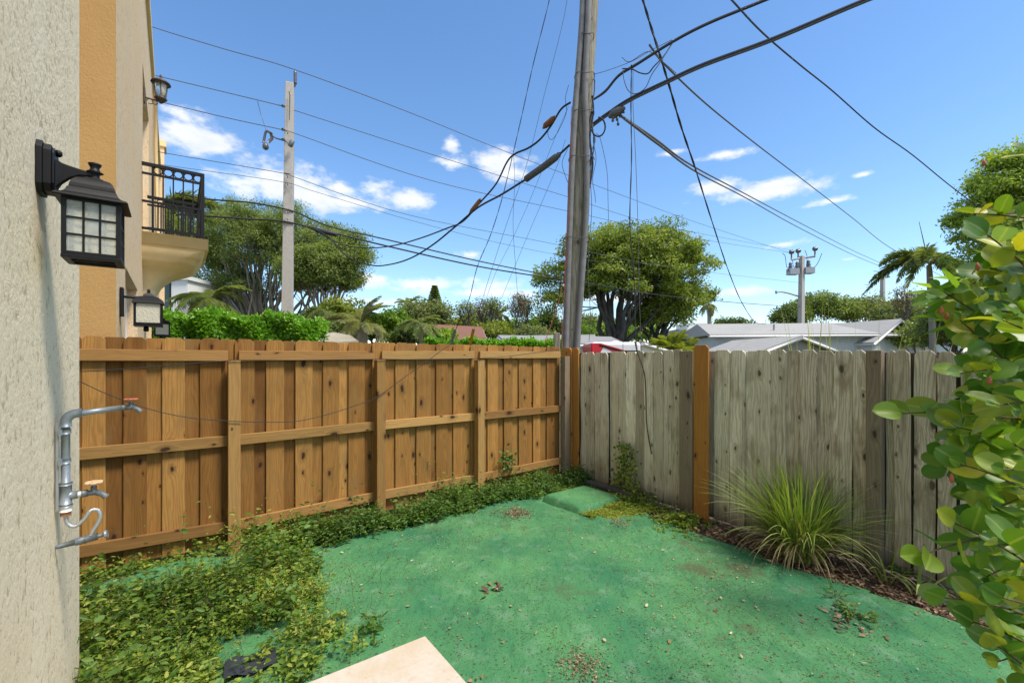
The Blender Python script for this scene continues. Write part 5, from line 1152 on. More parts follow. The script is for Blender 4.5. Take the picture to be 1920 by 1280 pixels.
# ------------------------------------------------------------------ houses
def roof_panel(mb, pts, th=.12):
    """a pitched roof plane with thickness"""
    P = [Vector(p) for p in pts]; nrm = (P[1] - P[0]).cross(P[2] - P[0]).normalized()
    if nrm.z < 0: nrm = -nrm
    n = len(P); vs = P + [p - nrm * th for p in P]; fs = [tuple(range(n)), tuple(n + i for i in reversed(range(n)))] + [((i + 1) % n, i, n + i, n + (i + 1) % n) for i in range(n)]
    mb.add(vs, fs)
def gable_house(name, label, ridge0, ridge1, half0, half1, ze, roofm, wallm, over=.4, windows=(), gable_windows=(), hip=0):
    """ridge0 / ridge1: ridge ends (world); half0: horizontal vector from the ridge to the visible eave"""
    r0, r1 = Vector(ridge0), Vector(ridge1); o0 = Vector(((r0.x + r1.x) / 2, (r0.y + r1.y) / 2, 0)); t = thing(name, o0, label, 'house')
    r0 -= o0; r1 -= o0; h = Vector(half0); zr = r0.z
    e0, e1 = r0 + h, r1 + h; f0, f1 = r0 - h, r1 - h
    for e in (e0, e1, f0, f1): e.z = ze
    if hip:
        hv = (r1 - r0).normalized() * hip; e1 = e1 + hv; f1 = f1 + hv
    ax = (r1 - r0).normalized() * over; drop = (zr - ze) / h.length * over; ho = h.normalized() * over
    mb = MB()
    def sh(v, s, k): w = v + ax * s + (ho * k if k else Vector()); w.z = v.z - (drop if k else 0); return w
    roof_panel(mb, [sh(r0, -1, 0), sh(r1, 1, 0), sh(e1, 1, 1), sh(e0, -1, 1)]); roof_panel(mb, [sh(r0, -1, 0), sh(f0, -1, -1), sh(f1, 1, -1), sh(r1, 1, 0)])
    if hip: roof_panel(mb, [sh(r1, 1, 0), sh(e1, 1, 1), sh(f1, 1, -1)])
    mb.build('roof', roofm, t)
    w = MB(); dz = Vector((0, 0, -.16)); g = lambda v: Vector((v.x, v.y, 0))
    top = lambda v: v + dz
    w.add([g(e0), g(e1), top(e1), top(e0)], [(0, 1, 2, 3)]); w.add([g(f0), g(f1), top(f1), top(f0)], [(0, 1, 2, 3)])
    w.add([g(e0), g(f0), top(f0), top(r0), top(e0)], [(0, 1, 2, 3, 4)]); w.add([g(e1), g(f1), top(f1), top(e1)], [(0, 1, 2, 3)]) if hip else w.add([g(e1), g(f1), top(f1), top(r1), top(e1)], [(0, 1, 2, 3, 4)])
    w.build('wall', wallm, t)
    fb = MB()
    fb.tube([sh(e0, -1, 1) + Vector((0, 0, -.12)), sh(e1, 1, 1) + Vector((0, 0, -.12))], .07, 4); fb.tube([sh(r0, -1, 0) - Vector((0, 0, .14)), sh(e0, -1, 1) - Vector((0, 0, .14))], .07, 4); fb.tube([sh(r1, 1, 0) - Vector((0, 0, .14)), sh(e1, 1, 1) - Vector((0, 0, .14))], .07, 4)
    fb.tube([sh(r0, -1, 0) - Vector((0, 0, .14)), sh(f0, -1, -1) - Vector((0, 0, .14))], .07, 4)
    fb.build('fascia', M['white_trim'], t)
    d = (e1 - e0).normalized(); out = h.normalized()
    for u0, u1, z0, z1 in windows:
        q = Matrix.Translation(g(e0) + out * .03) @ Matrix(((d.x, -out.x, 0, 0), (d.y, -out.y, 0, 0), (0, 0, 1, 0), (0, 0, 0, 1)))
        fr_ = MB(); 
        for bx in ((u0, u1, z0 - .08, z0), (u0, u1, z1, z1 + .08), (u0 - .08, u0, z0 - .08, z1 + .08), (u1, u1 + .08, z0 - .08, z1 + .08)): fr_.box(bx[0], bx[1], -.03, .02, bx[2], bx[3], q)
        wn = fr_.build('window', M['white_trim'], t); MB().box(u0, u1, -.0, .02, z0, z1, q).build('pane', M['window_glass'], wn)
    return t, e0, e1, g
# white house, main wing
YA = 30.0
r0 = at(1700, 602, YA); r1 = at(1318, 607, YA + 1.5); r0.z = r1.z = at(1500, 604, YA).z
dA = (r1 - r0).normalized(); hA = Vector((dA.y, -dA.x, 0)) * 4.3
if hA.y > 0: hA = -hA
gable_house('white_house', 'long white house with pale grey shingle roof behind the grey fence', r0, r1, hA, None, at(1380, 622, YA - 4.3).z, M['shingle_white'], M['white_wall'], hip=.6, windows=((8.2, 9.05, 1.15, 2.0), (11.15, 12.05, 1.15, 2.0)))
# right wing with the gable end towards the viewer
g0 = at(1681, 598, 26.5); gd = Vector((-.35, .94, 0)).normalized(); g1 = g0 + gd * 6.0; hB = Vector((-.94, -.35, 0)).normalized() * 2.2
tB, _, _, _ = gable_house('gabled_wing', 'pale blue gable wing at the right end of the white house', g0, g1, hB, None, at(1633, 637, 25.6).z, M['shingle_white'], M['white_wall'], over=.25)
gr = g0 - tB.location; MB().lathe([(.2, 0), (.2, .06), (.14, .08)], 14, Matrix.Translation(gr + Vector((-.02, -.06, -1.0))) @ Matrix.Rotation(R(90), 4, 'X')).build('gable_vent', M['porcelain'], tB)
MB().box(-.35, .35, -.06, -.01, -2.25, -1.8, Matrix.Translation(gr + Vector((.5, .3, 0)))).build('window', M['window_glass'], tB)
# small front gable
g0 = at(1497, 629, 21.0); gd = Vector((-.1, 1, 0)).normalized(); g1 = g0 + gd * 5.0; hC = Vector((1, .1, 0)).normalized() * 2.0
gable_house('front_gable', 'small grey gabled porch roof in front of the long white house', g0, g1, hC, None, at(1497, 657, 21.0).z, M['shingle_white'], plain('grey boards', (.30, .29, .26), .8), over=.25)
# roof vents
for x, y, hpx, lb in ((1451, 608, 22, 'tall thin vent pipe on the white roof left of its grass'), (1487, 618, 8, 'short vent pipe on the white roof near the porch')):
    p = at(x, y, 28); o = MB().tube([p, p - Vector((0, 0, hpx / F * 28))], .05, 6).build('vent_pipe', M['steel']); o.data.transform(Matrix.Identity(4)); tag(o, lb, 'pipe')
# flat white building behind
p = at(1297, 619, 42); q = MB().box(at(1273, 0, 42).x, at(1335, 0, 42).x, 42, 48, 0, p.z); fb = thing('white_building', (0, 0, 0), 'flat roofed white building left of the white house', 'building'); q.build('wall', M['white_trim'], fb)
MB().box(at(1272, 0, 42).x, at(1336, 0, 42).x, 41.9, 48.1, p.z, p.z + .12).build('roof_edge', M['white_trim'], fb)
MB().box(at(1305, 0, 41).x, at(1345, 0, 41).x, 43, 46, p.z + .12, at(1320, 604, 42).z).build('roof_block', M['white_wall'], fb)
# brown roofed house
g0 = at(800, 607, 25); g1 = at(893, 607, 27); g1.z = g0.z
gable_house('brown_roof_house', 'house with brown red shingle roof behind the low hedge', g0, g1, Vector((.18, -1, 0)).normalized() * 3.2, None, at(850, 642, 23).z, M['shingle_brown'], M['cream_wall'])
# low grey roofed cream house
g0 = at(944, 628, 24.0); g1 = g0 + Vector((.97, .25, 0)).normalized() * 6; hD = Vector((.25, -.97, 0)) * 1.6
gable_house('grey_roof_house', 'low cream house with grey shingle roof left of the wooden pole', g0, g1, hD, None, at(944, 641, 23).z, M['shingle_grey'], M['cream_wall'], over=.3)
g0 = at(1106, 627, 27.0); g1 = g0 + Vector((-.97, .25, 0)).normalized() * 5
gable_house('grey_roof_house', 'cream house with small grey hip roof just right of the wooden pole', g1, g0, Vector((-.2, -1, 0)).normalized() * 2.0, None, at(1106, 641, 25).z, M['shingle_grey'], M['cream_wall'], over=.3)
g0 = at(1205, 640, 22.0); g1 = g0 + Vector((-.2, 1, 0)).normalized() * 4
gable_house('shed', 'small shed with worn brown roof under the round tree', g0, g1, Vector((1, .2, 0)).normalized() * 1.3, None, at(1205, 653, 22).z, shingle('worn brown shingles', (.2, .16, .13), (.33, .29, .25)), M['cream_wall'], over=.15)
# cream tiled roof
tr = thing('tiled_roof_house', at(640, HZ, 16) * 1, 'house with cream barrel tile roof right of the bright hedge', 'house'); tr.location.z = 0
o0 = Vector(tr.location)
r0 = at(598, 616, 17) - o0; r1 = at(655, 629, 17) - o0; e0 = at(590, 646, 14.5) - o0; e1 = at(672, 641, 14.5) - o0
rows = 9
for i in range(rows):
    a0 = r0.lerp(e0, i / rows); a1 = r1.lerp(e1, i / rows); b0_ = r0.lerp(e0, (i + 1.08) / rows); b1_ = r1.lerp(e1, (i + 1.08) / rows); lift = Vector((0, 0, .05))
    MB().add([a0, a1, b1_ + lift, b0_ + lift, a0 - lift, a1 - lift, b1_ - lift * .2, b0_ - lift * .2], [(0, 3, 2, 1), (4, 5, 6, 7), (0, 1, 5, 4), (1, 2, 6, 5), (2, 3, 7, 6), (3, 0, 4, 7)]).build('tile_row', M['tile_cream'], tr)
MB().tube([r1 + Vector((0, 0, .03)), r0 + Vector((0, 0, .03))], .09, 8).build('ridge_tile', M['tile_cream'], tr)
wl = MB(); wl.add([e0 * 1, e1 * 1, Vector((e1.x, e1.y, 0)), Vector((e0.x, e0.y, 0)), r0 * 1, r1 * 1, Vector((r1.x, r1.y, 0)), Vector((r0.x, r0.y, 0))], [(0, 1, 2, 3), (1, 5, 6, 2), (4, 0, 3, 7), (5, 4, 7, 6)]); wl = wl.build('wall', M['cream_wall'], tr, loc=(0, .05, -.1))
o = MB().box(at(655, 0, 15).x, at(715, 0, 15).x, 15, 17, 0, at(680, 646, 15).z).build('low_wall', M['steel']); tag(o, 'flat grey metal roofed lean-to beside the cream tiled roof', 'shed')
# dark glazed building left of the trees
dg = thing('dark_glass_building', at(320, HZ, 24), 'white building with dark green glass below the balcony', 'building'); dg.location.z = 0; o0 = Vector(dg.location)
x0, x1, x2 = at(288, 0, 24).x - o0.x, at(321, 0, 24).x - o0.x, at(352, 0, 24).x - o0.x; zz1 = at(300, 525, 24).z
MB().box(x1, x2, 0, 5, 0, zz1).build('wall', M['white_trim'], dg); MB().box(x0, x1, .02, 5, 0, zz1).build('glass_wall', plain('dark green glass', (.02, .05, .045), .15, spec=.6), dg)
for xx in (x0, (x0 + x1) / 2, x1 - .06): MB().box(xx, xx + .06, -.04, .02, 0, zz1).build('mullion', M['black'], dg)
MB().box(x0 - .1, x2 + .1, -.1, 5, zz1, zz1 + .2).build('roof_edge', M['white_trim'], dg)

# red and white camper
cY = 19.0; cc = thing('camper', (at(1160, HZ, cY).x, cY, 0), 'red and white camper parked beyond the grey fence', 'camper', 0)
cr_ = lambda px, y: at(px, y, cY) - Vector(cc.location)
x0, x1 = cr_(1109, 0).x, cr_(1202, 0).x; zt_ = cr_(0, 641).z
MB().box(x0, x1, 0, 2.2, .45, zt_).build('body', M['white_trim'], cc, bevel=.12)
redm = plain('red camper paint', (.55, .02, .03), .35, var=.05)
MB().poly([(x0 + .02, zt_ - .05), (x0 + .38, zt_ - .05), (x0 + 2.0, zt_ - .52), (x0 + 1.2, zt_ - .55), (x0 + .5, zt_ - .22), (x0 + .3, zt_ - .6), (x0 + .02, zt_ - .6)], -.012, -.004).build('red_stripe', redm, cc)
MB().poly([(x0 + .34, zt_ - .10), (x0 + 1.3, zt_ - .36), (x1 - .05, zt_ - .36), (x1 - .05, zt_ - .41), (x0 + 1.3, zt_ - .42), (x0 + .3, zt_ - .18)], -.02, -.0125).build('black_stripe', M['black'], cc)
MB().box(x0 - .02, x0 + .12, -.03, 2.22, .6, zt_ - .04).build('red_panel', redm, cc, bevel=.05)
MB().box(cr_(1155, 0).x, cr_(1166, 0).x, .6, 1.2, zt_ + .002, zt_ + .08).build('roof_vent', M['white_trim'], cc, bevel=.02)
for xx in (x0 + .5, x1 - .6): MB().tube([(xx, -.02, .33), (xx, .22, .33)], .33, 18).build('wheel', M['cable'], cc)

# ------------------------------------------------------------------ weeds on the ground
_v = Vector((ct.x, ct.y, 0)) - C; PC, QC = _v.dot(a_), _v.dot(b_)
def in_band(p, q, rr):
    """likelihood of weed at yard coordinate"""
    n1 = nz(p, q, 1.6, 20); n2 = nz(p, q, 5, 21)
    dband = 1.0 - (q - (.30 + .10 * n1 + .05 * n2)) / .16
    a = min(1, max(0, dband)) * (1 if n2 > -.25 else .5)
    if p > PC - .04 and q > QC - .04: return 0
    pl = 3.52 + .25 * n1 + .12 * n2; qh = 1.45 + .3 * n1
    if p > pl: 
        b = min(1, (p - pl) / .25) * min(1, max(0, (qh + (p - 3.4) * .15 - q) / .25)); a = max(a, b)
    if 3.85 < p < 5.1 and .12 < q < .66 + .10 * n2: a *= .04
    c = math.exp(-((p - 3.78) / .18) ** 2 - ((q - 1.75) / .35) ** 2) * .75; a = max(a, c * (1 if n2 > -.15 else .2))
    c = max(0, .34 - abs(q - 1.75) * .5) if p > 3.7 else 0; a = max(a, c * (1 if n2 > .05 else .15))
    if p > 4.2 and q > 1.3: a = max(a, .8 if n2 > -.1 else .4)
    return a
def weeds(name, label, n, region, prob, mat, leaf, hmax, seed, stem_mat='weed_dry', upright=.5, zb=0.01, clump=(5, 10)):
    rr = random.Random(seed); P = []; Dd = []; Nn = []; LL = []; Tn = []; st = MB(); c = 0; tries = 0
    while c < n and tries < n * 40:
        tries += 1
        p = rr.uniform(region[0], region[1]); q = rr.uniform(region[2], region[3]); pr = prob(p, q, rr)
        if rr.random() > pr: continue
        c += 1; h = hmax * (.25 + .95 * rr.random() ** 1.6) * (.4 + .6 * pr) * max(.35, 1 + 1.5 * nz(p, q, 3.2, 30)) * (1.7 if rr.random() < .06 else 1); b0 = yard(p, q, carpet_z(p, q) + zb - .01)
        lean = Vector((rr.gauss(0, .35), rr.gauss(0, .35), 1)); tint = min(1, max(0, .5 + .35 * nz(p, q, 2.2, 31) + rr.gauss(0, .15)))
        k = rr.randint(*clump); ph = rr.uniform(0, 6.28)
        tip = b0 + lean * h
        if rr.random() < .35: st.tube([b0, b0.lerp(tip, .5) + Vector((rr.gauss(0, .01), rr.gauss(0, .01), 0)), tip], .0012, 3, False)
        for j in range(k):
            u = .25 + .75 * (j + 1) / k; q2 = ph + j * 2.4; s = b0 + lean * (h * u)
            P.append(tuple(s + Vector((rr.gauss(0, .012), rr.gauss(0, .012), 0)))); Dd.append((math.cos(q2), math.sin(q2), rr.uniform(-.4, 1.3) * upright)); Nn.append((rr.gauss(0, .7), rr.gauss(0, .7), 1)); LL.append(leaf * rr.uniform(.35, 1.35)); Tn.append(min(1, max(0, tint + rr.gauss(0, .16) + .15 * (u - .5))))
    P, Dd, Nn, LL, Tn = map(np.array, (P, Dd, Nn, LL, Tn))
    t = leaf_obj(name, P, Dd, Nn, LL, LL * RG.uniform(.3, .62, len(LL)), mat, None, 'leaf', .15, Tn); tag(t, label, 'weeds', kind='stuff')
    if st.v: s = st.build(name + '_stems', M[stem_mat]); s.parent = t; s['kind'] = 'stuff'
    return t
weeds('weeds', 'dark green weeds growing along the foot of the cedar fence', 4600, (0.0, 3.5, .03, .62), lambda p, q, r: in_band(p, q, r), M['weed_dark'], .036, .19, 600)
weeds('weeds', 'tangled yellow green weeds spreading over the carpet at the lower left', 6300, (3.2, 5.5, .05, 2.3), lambda p, q, r: in_band(p, q, r), M['weed'], .033, .17, 610)
weeds('weeds', 'taller broad leaved weeds standing over the tangle at the lower left', 420, (3.2, 5.5, .25, 2.2), lambda p, q, r: in_band(p, q, r) * (nz(p, q, 4, 60) > .0), M['weed_dark'], .050, .30, 615, clump=(8, 16))
weeds('weeds', 'low creeping weeds around the grey fence foot', 900, (.02, .75, .3, 2.2), lambda p, q, r: max(0, .9 * math.exp(-((p - (.55 if q < 1.0 else .28)) / .22) ** 2) * (1 if nz(p, q, 4, 40) > -.2 else .1)) * (0 if (q > .5 and q < 1.1 and p > .38) else 1), M['weed'], .028, .07, 620)
# bright creeping runners beside the slab
def runner(p, q, r):
    return .95 * (math.exp(-((q - 1.27) / .05) ** 2) * (0.35 < p < 1.0) + math.exp(-((p - .20) / .05) ** 2) * (.5 < q < 1.3) + math.exp(-((q - 1.5 + .25 * (p - .3)) / .05) ** 2) * (.25 < p < .85))
weeds('creeping_runners', 'bright green creeping runners beside the raised carpeted slab', 900, (.1, 1.1, .4, 1.7), runner, M['leaf_yellow'], .026, .035, 630)
# taller wisps with tiny leaves and flowers
def stalks(label, n, region, prob, h, seed, mat='weed', leafs=8, leaf=.018, name='weed_stalks', flower=True, zb=0):
    rr = random.Random(seed); mb = MB(); P = []; Dd = []; Nn = []; LL = []; Tn = []
    c = 0; tr_ = 0
    while c < n and tr_ < n * 60:
        tr_ += 1; p = rr.uniform(region[0], region[1]); q = rr.uniform(region[2], region[3])
        if rr.random() > prob(p, q, rr) or (p > PC - .3 and q > QC - .3): continue
        c += 1; b0 = yard(p, q, zb); d = Vector((rr.gauss(0, .45), rr.gauss(0, .45), 1)); hh = h * rr.uniform(.5, 1.2); pts = [b0 + d * (hh * u) + Vector((0, 0, -hh * .2 * u * u)) + Vector((rr.gauss(0, .01), rr.gauss(0, .01), 0)) for u in (0, .33, .66, 1)]
        mb.tube(smooth_path(pts, 3), .0013, 3, False)
        for j in range(leafs):
            u = rr.uniform(.2, 1); i = min(2, int(u * 3)); s = pts[i].lerp(pts[i + 1], u * 3 - i) if i < 3 else pts[3]; P.append(tuple(s)); Dd.append((rr.gauss(0, 1), rr.gauss(0, 1), .4)); Nn.append((rr.gauss(0, .5), rr.gauss(0, .5), 1)); LL.append(leaf * rr.uniform(.6, 1.4)); Tn.append(rr.uniform(.4, 1))
    o = mb.build(name, M['weed_dry']); tag(o, label, 'weeds', kind='stuff')
    P, Dd, Nn, LL, Tn = map(np.array, (P, Dd, Nn, LL, Tn)); f = leaf_obj('leaves', P, Dd, Nn, LL, LL * .5, M[mat], o, 'leaf', .1, Tn); f['kind'] = 'stuff'; return o
stalks('thin wiry stalks rising out of the weeds at the lower left', 300, (3.3, 5.4, .25, 2.2), in_band, .26, 640)
stalks('a few tall leafy stalks against the cedar fence', 46, (1.3, 3.6, .12, .4), lambda p, q, r: 1, .33, 650, leafs=22, leaf=.03, mat='weed_dark')
stalks('sparse dry stalks leaning over the carpet beside the step', 14, (3.1, 3.9, 1.2, 2.6), lambda p, q, r: .6, .32, 655, leafs=4, leaf=.012)
# vine climbing the grey fence
rr = random.Random(66); P = []; Dd = []; Nn = []; LL = []; vb = MB()
for k_ in range(3):
    pts = [yard(-.02 + .05, 1.02 + .14 * rr.gauss(0, .4) + .05 * math.sin(z * 6 + k_), z) for z in np.linspace(0, .62, 9)]; vb.tube(pts, .003, 4)
for k_ in range(420):
    z = rr.random() ** 1.3 * .66; w = .10 * (1 - z / .8) + .03; q = 1.03 + rr.gauss(0, w); P.append(tuple(yard(.05 + rr.random() * .05, q, z))); Dd.append(tuple(a_ * .6 + b_ * rr.gauss(0, .8) + Vector((0, 0, rr.gauss(-.2, .5))))); Nn.append(tuple(a_ + Vector((0, 0, .5)))); LL.append(rr.uniform(.025, .05))
P, Dd, Nn, LL = map(np.array, (P, Dd, Nn, LL)); vt = thing('vine', yard(.05, 1.03, 0), 'small bright vine climbing the weathered boards near the corner', 'vine'); vt.location = (0, 0, 0)
leaf_obj('foliage', P, Dd, Nn, LL, LL * .8, M['weed'], vt, 'leaf', .15); vb.build('stem', M['twig'], vt)
rr = random.Random(67); P = []; Dd = []; Nn = []; LL = []
for k_ in range(90): P.append(tuple(yard(1.12 + rr.gauss(0, .06), .045 + rr.random() * .05, .42 + rr.gauss(0, .07)))); Dd.append(tuple(b_ * .5 + a_ * rr.gauss(0, .7) + Vector((0, 0, rr.gauss(0, .5))))); Nn.append(tuple(b_ + Vector((0, 0, .5)))); LL.append(rr.uniform(.03, .055))
P, Dd, Nn, LL = map(np.array, (P, Dd, Nn, LL)); o = leaf_obj('vine', P, Dd, Nn, LL, LL * .7, M['weed_dark'], None, 'leaf', .1); tag(o, 'sprig growing through the cedar fence beside its third post', 'vine')
o_s = MB().tube([tuple(yard(1.12, .02, .1)), tuple(yard(1.13, .04, .45))], .004, 4).build('stem', M['twig'], o)

# ------------------------------------------------------------------ fallen leaves and litter
def litter(name, label, n, region, prob, mat, leaf, seed, lift=.004):
    rr = random.Random(seed); P = []; Dd = []; Nn = []; LL = []; c = 0; tr_ = 0
    while c < n and tr_ < n * 50:
        tr_ += 1; p = rr.uniform(region[0], region[1]); q = rr.uniform(region[2], region[3])
        if rr.random() > prob(p, q): continue
        c += 1; on = p > redge(q); z = carpet_z(p, q) if on else .0 + .05 * max(0, .5 - p)
        P.append(tuple(yard(p, q, z + lift + rr.random() * .008))); a = rr.uniform(0, 6.28); Dd.append((math.cos(a), math.sin(a), rr.uniform(-.1, .3))); Nn.append((rr.gauss(0, .3), rr.gauss(0, .3), 1)); LL.append(leaf * rr.uniform(.5, 1.4))
    P, Dd, Nn, LL = map(np.array, (P, Dd, Nn, LL)); o = leaf_obj(name, P, Dd, Nn, LL, LL * RG.uniform(.3, .65, len(LL)), mat, None, 'leaf', -.12); tag(o, label, 'leaf litter', kind='stuff'); return o
litter('leaf_litter', 'brown leaf litter along the foot of the grey fence', 4300, (.02, .9, 1.2, 5.0), lambda p, q: min(1, max(0, (redge(q) + .03 + .08 * nz(p, q, 3, 50) - p) / .12)) * (.25 if q < 2.2 else 1), M['litter'], .034, 700)
litter('fallen_leaves', 'scattered pale dry leaves on the green carpet', 380, (.5, 5, .5, 5.5), lambda p, q: .5 + .5 * nz(p, q, 1.5, 51), M['litter_pale'], .024, 710)
litter('plant_debris', 'fine brown crumbs strewn over the green carpet', 13000, (.4, 5.2, .4, 5.6), lambda p, q: max(.12, .5 + 1.1 * nz(p, q, 1.3, 52)), M['litter'], .012, 720, .003)
litter('plant_debris', 'dark specks and seed husks strewn over the green carpet', 9000, (.4, 5.2, .4, 5.6), lambda p, q: max(.2, .5 + 1.3 * nz(p, q, 2.1, 53)), M['litter_dark'], .009, 721, .002)
def blob(cx, cy, r): return lambda p, q: math.exp(-((p - cx) ** 2 + (q - cy) ** 2) / r ** 2)
def yp(px, py):
    Y = EYE * F / (py - HZ); v = Vector(((px - 960) / F * Y, Y, 0)) - C; return v.dot(a_), v.dot(b_)
for i, (px, py, r, n, lf, lab) in enumerate(((965, 965, .13, 420, .022, 'reddish heap of dry bits in front of the carpeted slab'), (1162, 985, .09, 260, .014, 'dark patch of crumbs in the middle of the carpet near the fence'), (922, 1110, .05, 26, .05, 'small clump of curled dry leaves on the open carpet'),
                                             (1090, 1250, .10, 420, .013, 'brown crumbs at the bottom centre of the carpet'), (1590, 1170, .12, 60, .03, 'dry leaves around the small flattened plant'), (1290, 970, .12, 160, .02, 'litter at the foot of the middle orange board'))):
    p, q = yp(px, py); litter('plant_debris', lab, n, (p - .4, p + .4, q - .4, q + .4), blob(p, q, r), M['litter'], lf, 730 + i)
# small plants
def small_plant(px, py, label, n, h, spread, leaf, mat, seed, flat=.4):
    p, q = yp(px, py); rr = random.Random(seed); b0 = yard(p, q, .01); t = thing('small_plant', b0, label, 'plant'); st = MB(); P = []; Dd = []; Nn = []; LL = []
    for i in range(n):
        a = rr.uniform(0, 6.28); r = spread * rr.uniform(.3, 1); e = Vector((math.cos(a) * r, math.sin(a) * r, h * rr.uniform(.4, 1.1))); st.tube(bez(Vector(), Vector((e.x * .4, e.y * .4, e.z)), e, 4), .0018, 3, False)
        for j in range(5):
            u = (j + 1.5) / 6; s = e * u; s.z = h * math.sin(u * 1.8) * .8; P.append(tuple(s)); Dd.append((math.cos(a + rr.gauss(0, 1)), math.sin(a + rr.gauss(0, 1)), .2)); Nn.append((rr.gauss(0, .4), rr.gauss(0, .4), 1)); LL.append(leaf * rr.uniform(.6, 1.3))
    P, Dd, Nn, LL = map(np.array, (P, Dd, Nn, LL)); leaf_obj('foliage', P, Dd, Nn, LL, LL * .6, mat, t, 'leaf', .2); st.build('stem', M['twig'], t); return t
small_plant(1285, 985, 'small leafy weed at the foot of the middle orange board', 26, .14, .13, .035, M['weed'], 800)
small_plant(1600, 1160, 'small flattened plant on the carpet right of the grass clump', 12, .06, .16, .035, M['weed_dark'], 801)
small_plant(1570, 1125, 'tiny wiry sprout on the carpet edge near the grass clump', 8, .10, .16, .022, M['weed_dark'], 802)
small_plant(1700, 1085, 'little leafy weeds at the fence foot right of the grass clump', 14, .10, .12, .03, M['weed_dark'], 803)
small_plant(1205, 945, 'low leafy weed under the weathered boards', 30, .12, .2, .035, M['weed'], 804)

# ------------------------------------------------------------------ long grass
def grass_clump(base, label, n, L0, r0, seed, mat, wmul=1.0, out=(.2, 1.1), tintf=None, name='grass_clump'):
    rr = random.Random(seed); t = thing(name, base, label, 'grass'); V = []; Q = []; T_ = []
    for i in range(n):
        a = rr.uniform(0, 6.283); r = r0 * math.sqrt(rr.random()); s = Vector((r * math.cos(a), r * math.sin(a), 0)); a2 = a + rr.gauss(0, .5); ln = L0 * rr.uniform(.45, 1.15); o = rr.uniform(*out); dirh = Vector((math.cos(a2), math.sin(a2), 0))
        side = Vector((-dirh.y, dirh.x, 0)); w = .0055 * rr.uniform(.6, 1.4) * wmul; th = math.atan2(1, o * .55); p = s.copy(); ns = 8; k = len(V); bend = rr.uniform(1.0, 2.5) * o
        tw = rr.uniform(-.6, .6); dry = rr.random() < .26; tn = rr.uniform(0, .25) if dry else rr.uniform(.4, 1)
        if dry: bend = bend * 1.6 + .9; ln *= .75
        for j in range(ns + 1):
            u = j / ns; ww = w * (1 - u ** 2.2) + .0004; sv = side * math.cos(tw * u) + Vector((0, 0, 1)) * math.sin(tw * u)
            V += [tuple(p - sv * ww), tuple(p + Vector((0, 0, ww * .5))), tuple(p + sv * ww)]; T_ += [tn] * 3
            ang_ = th - bend * u; p = p + (dirh * math.cos(ang_) + Vector((0, 0, 1)) * math.sin(ang_)) * (ln / ns)
            if p.z < .01 - base.z * 0 and j > 2: p.z = max(p.z, .012)
        for j in range(ns):
            b = k + j * 3; Q += [(b, b + 1, b + 4, b + 3), (b + 1, b + 2, b + 5, b + 4)]
    me = np_mesh('blades', np.array(V), np.array(Q), mat, np.array(T_), True); o = link(bpy.data.objects.new('blades', me)); o.parent = t; o['kind'] = 'stuff'; return t
gb = yard(*yp(1500, 1045), 0); grass_clump(gb, 'large clump of long arching grass in front of the grey fence', 1050, .84, .16, 900, M['grass_blade'], .95, (.04, .80))
gb = yard(*yp(1725, 1118), 0); grass_clump(gb, 'few broad drooping grass blades at the fence foot near the shrub', 11, .42, .04, 903, M['grass_blade'], 2.2, (.3, 1.1))
gb = yard(*yp(1660, 1090), 0); grass_clump(gb, 'thin arching grass at the foot of the brown fence post', 8, .6, .06, 905, M['grass_blade'], .9, (.4, 1.2))
gb = yard(*yp(1225, 945), 0); grass_clump(gb, 'small sprig of grass under the pale grey boards', 8, .22, .02, 906, M['grass_blade'], .9, (.4, 1.2))
for px, n, L_, lab, sd in ((1470, 34, .75, 'tall grass tufts standing behind the grey fence below the vent pipe', 910), (1520, 30, .8, 'tall grass tufts behind the grey fence in front of the porch', 911), (1600, 26, .8, 'thin grass behind the grey fence below the white gable', 912), (1400, 14, .5, 'few thin grass stems behind the grey fence left of the porch', 913)):
    s = rx(px); gb = C + b_ * s - a_ * .75; gb.z = 1.0 + .15
    g_ = grass_clump(Vector((gb.x, gb.y, 0)), lab, n, 1.05, .25, sd, M['grass_fresh'], .8 if px > 1550 else 1.35, (.03, .34))
    g_.scale = (1, 1, 2.0)

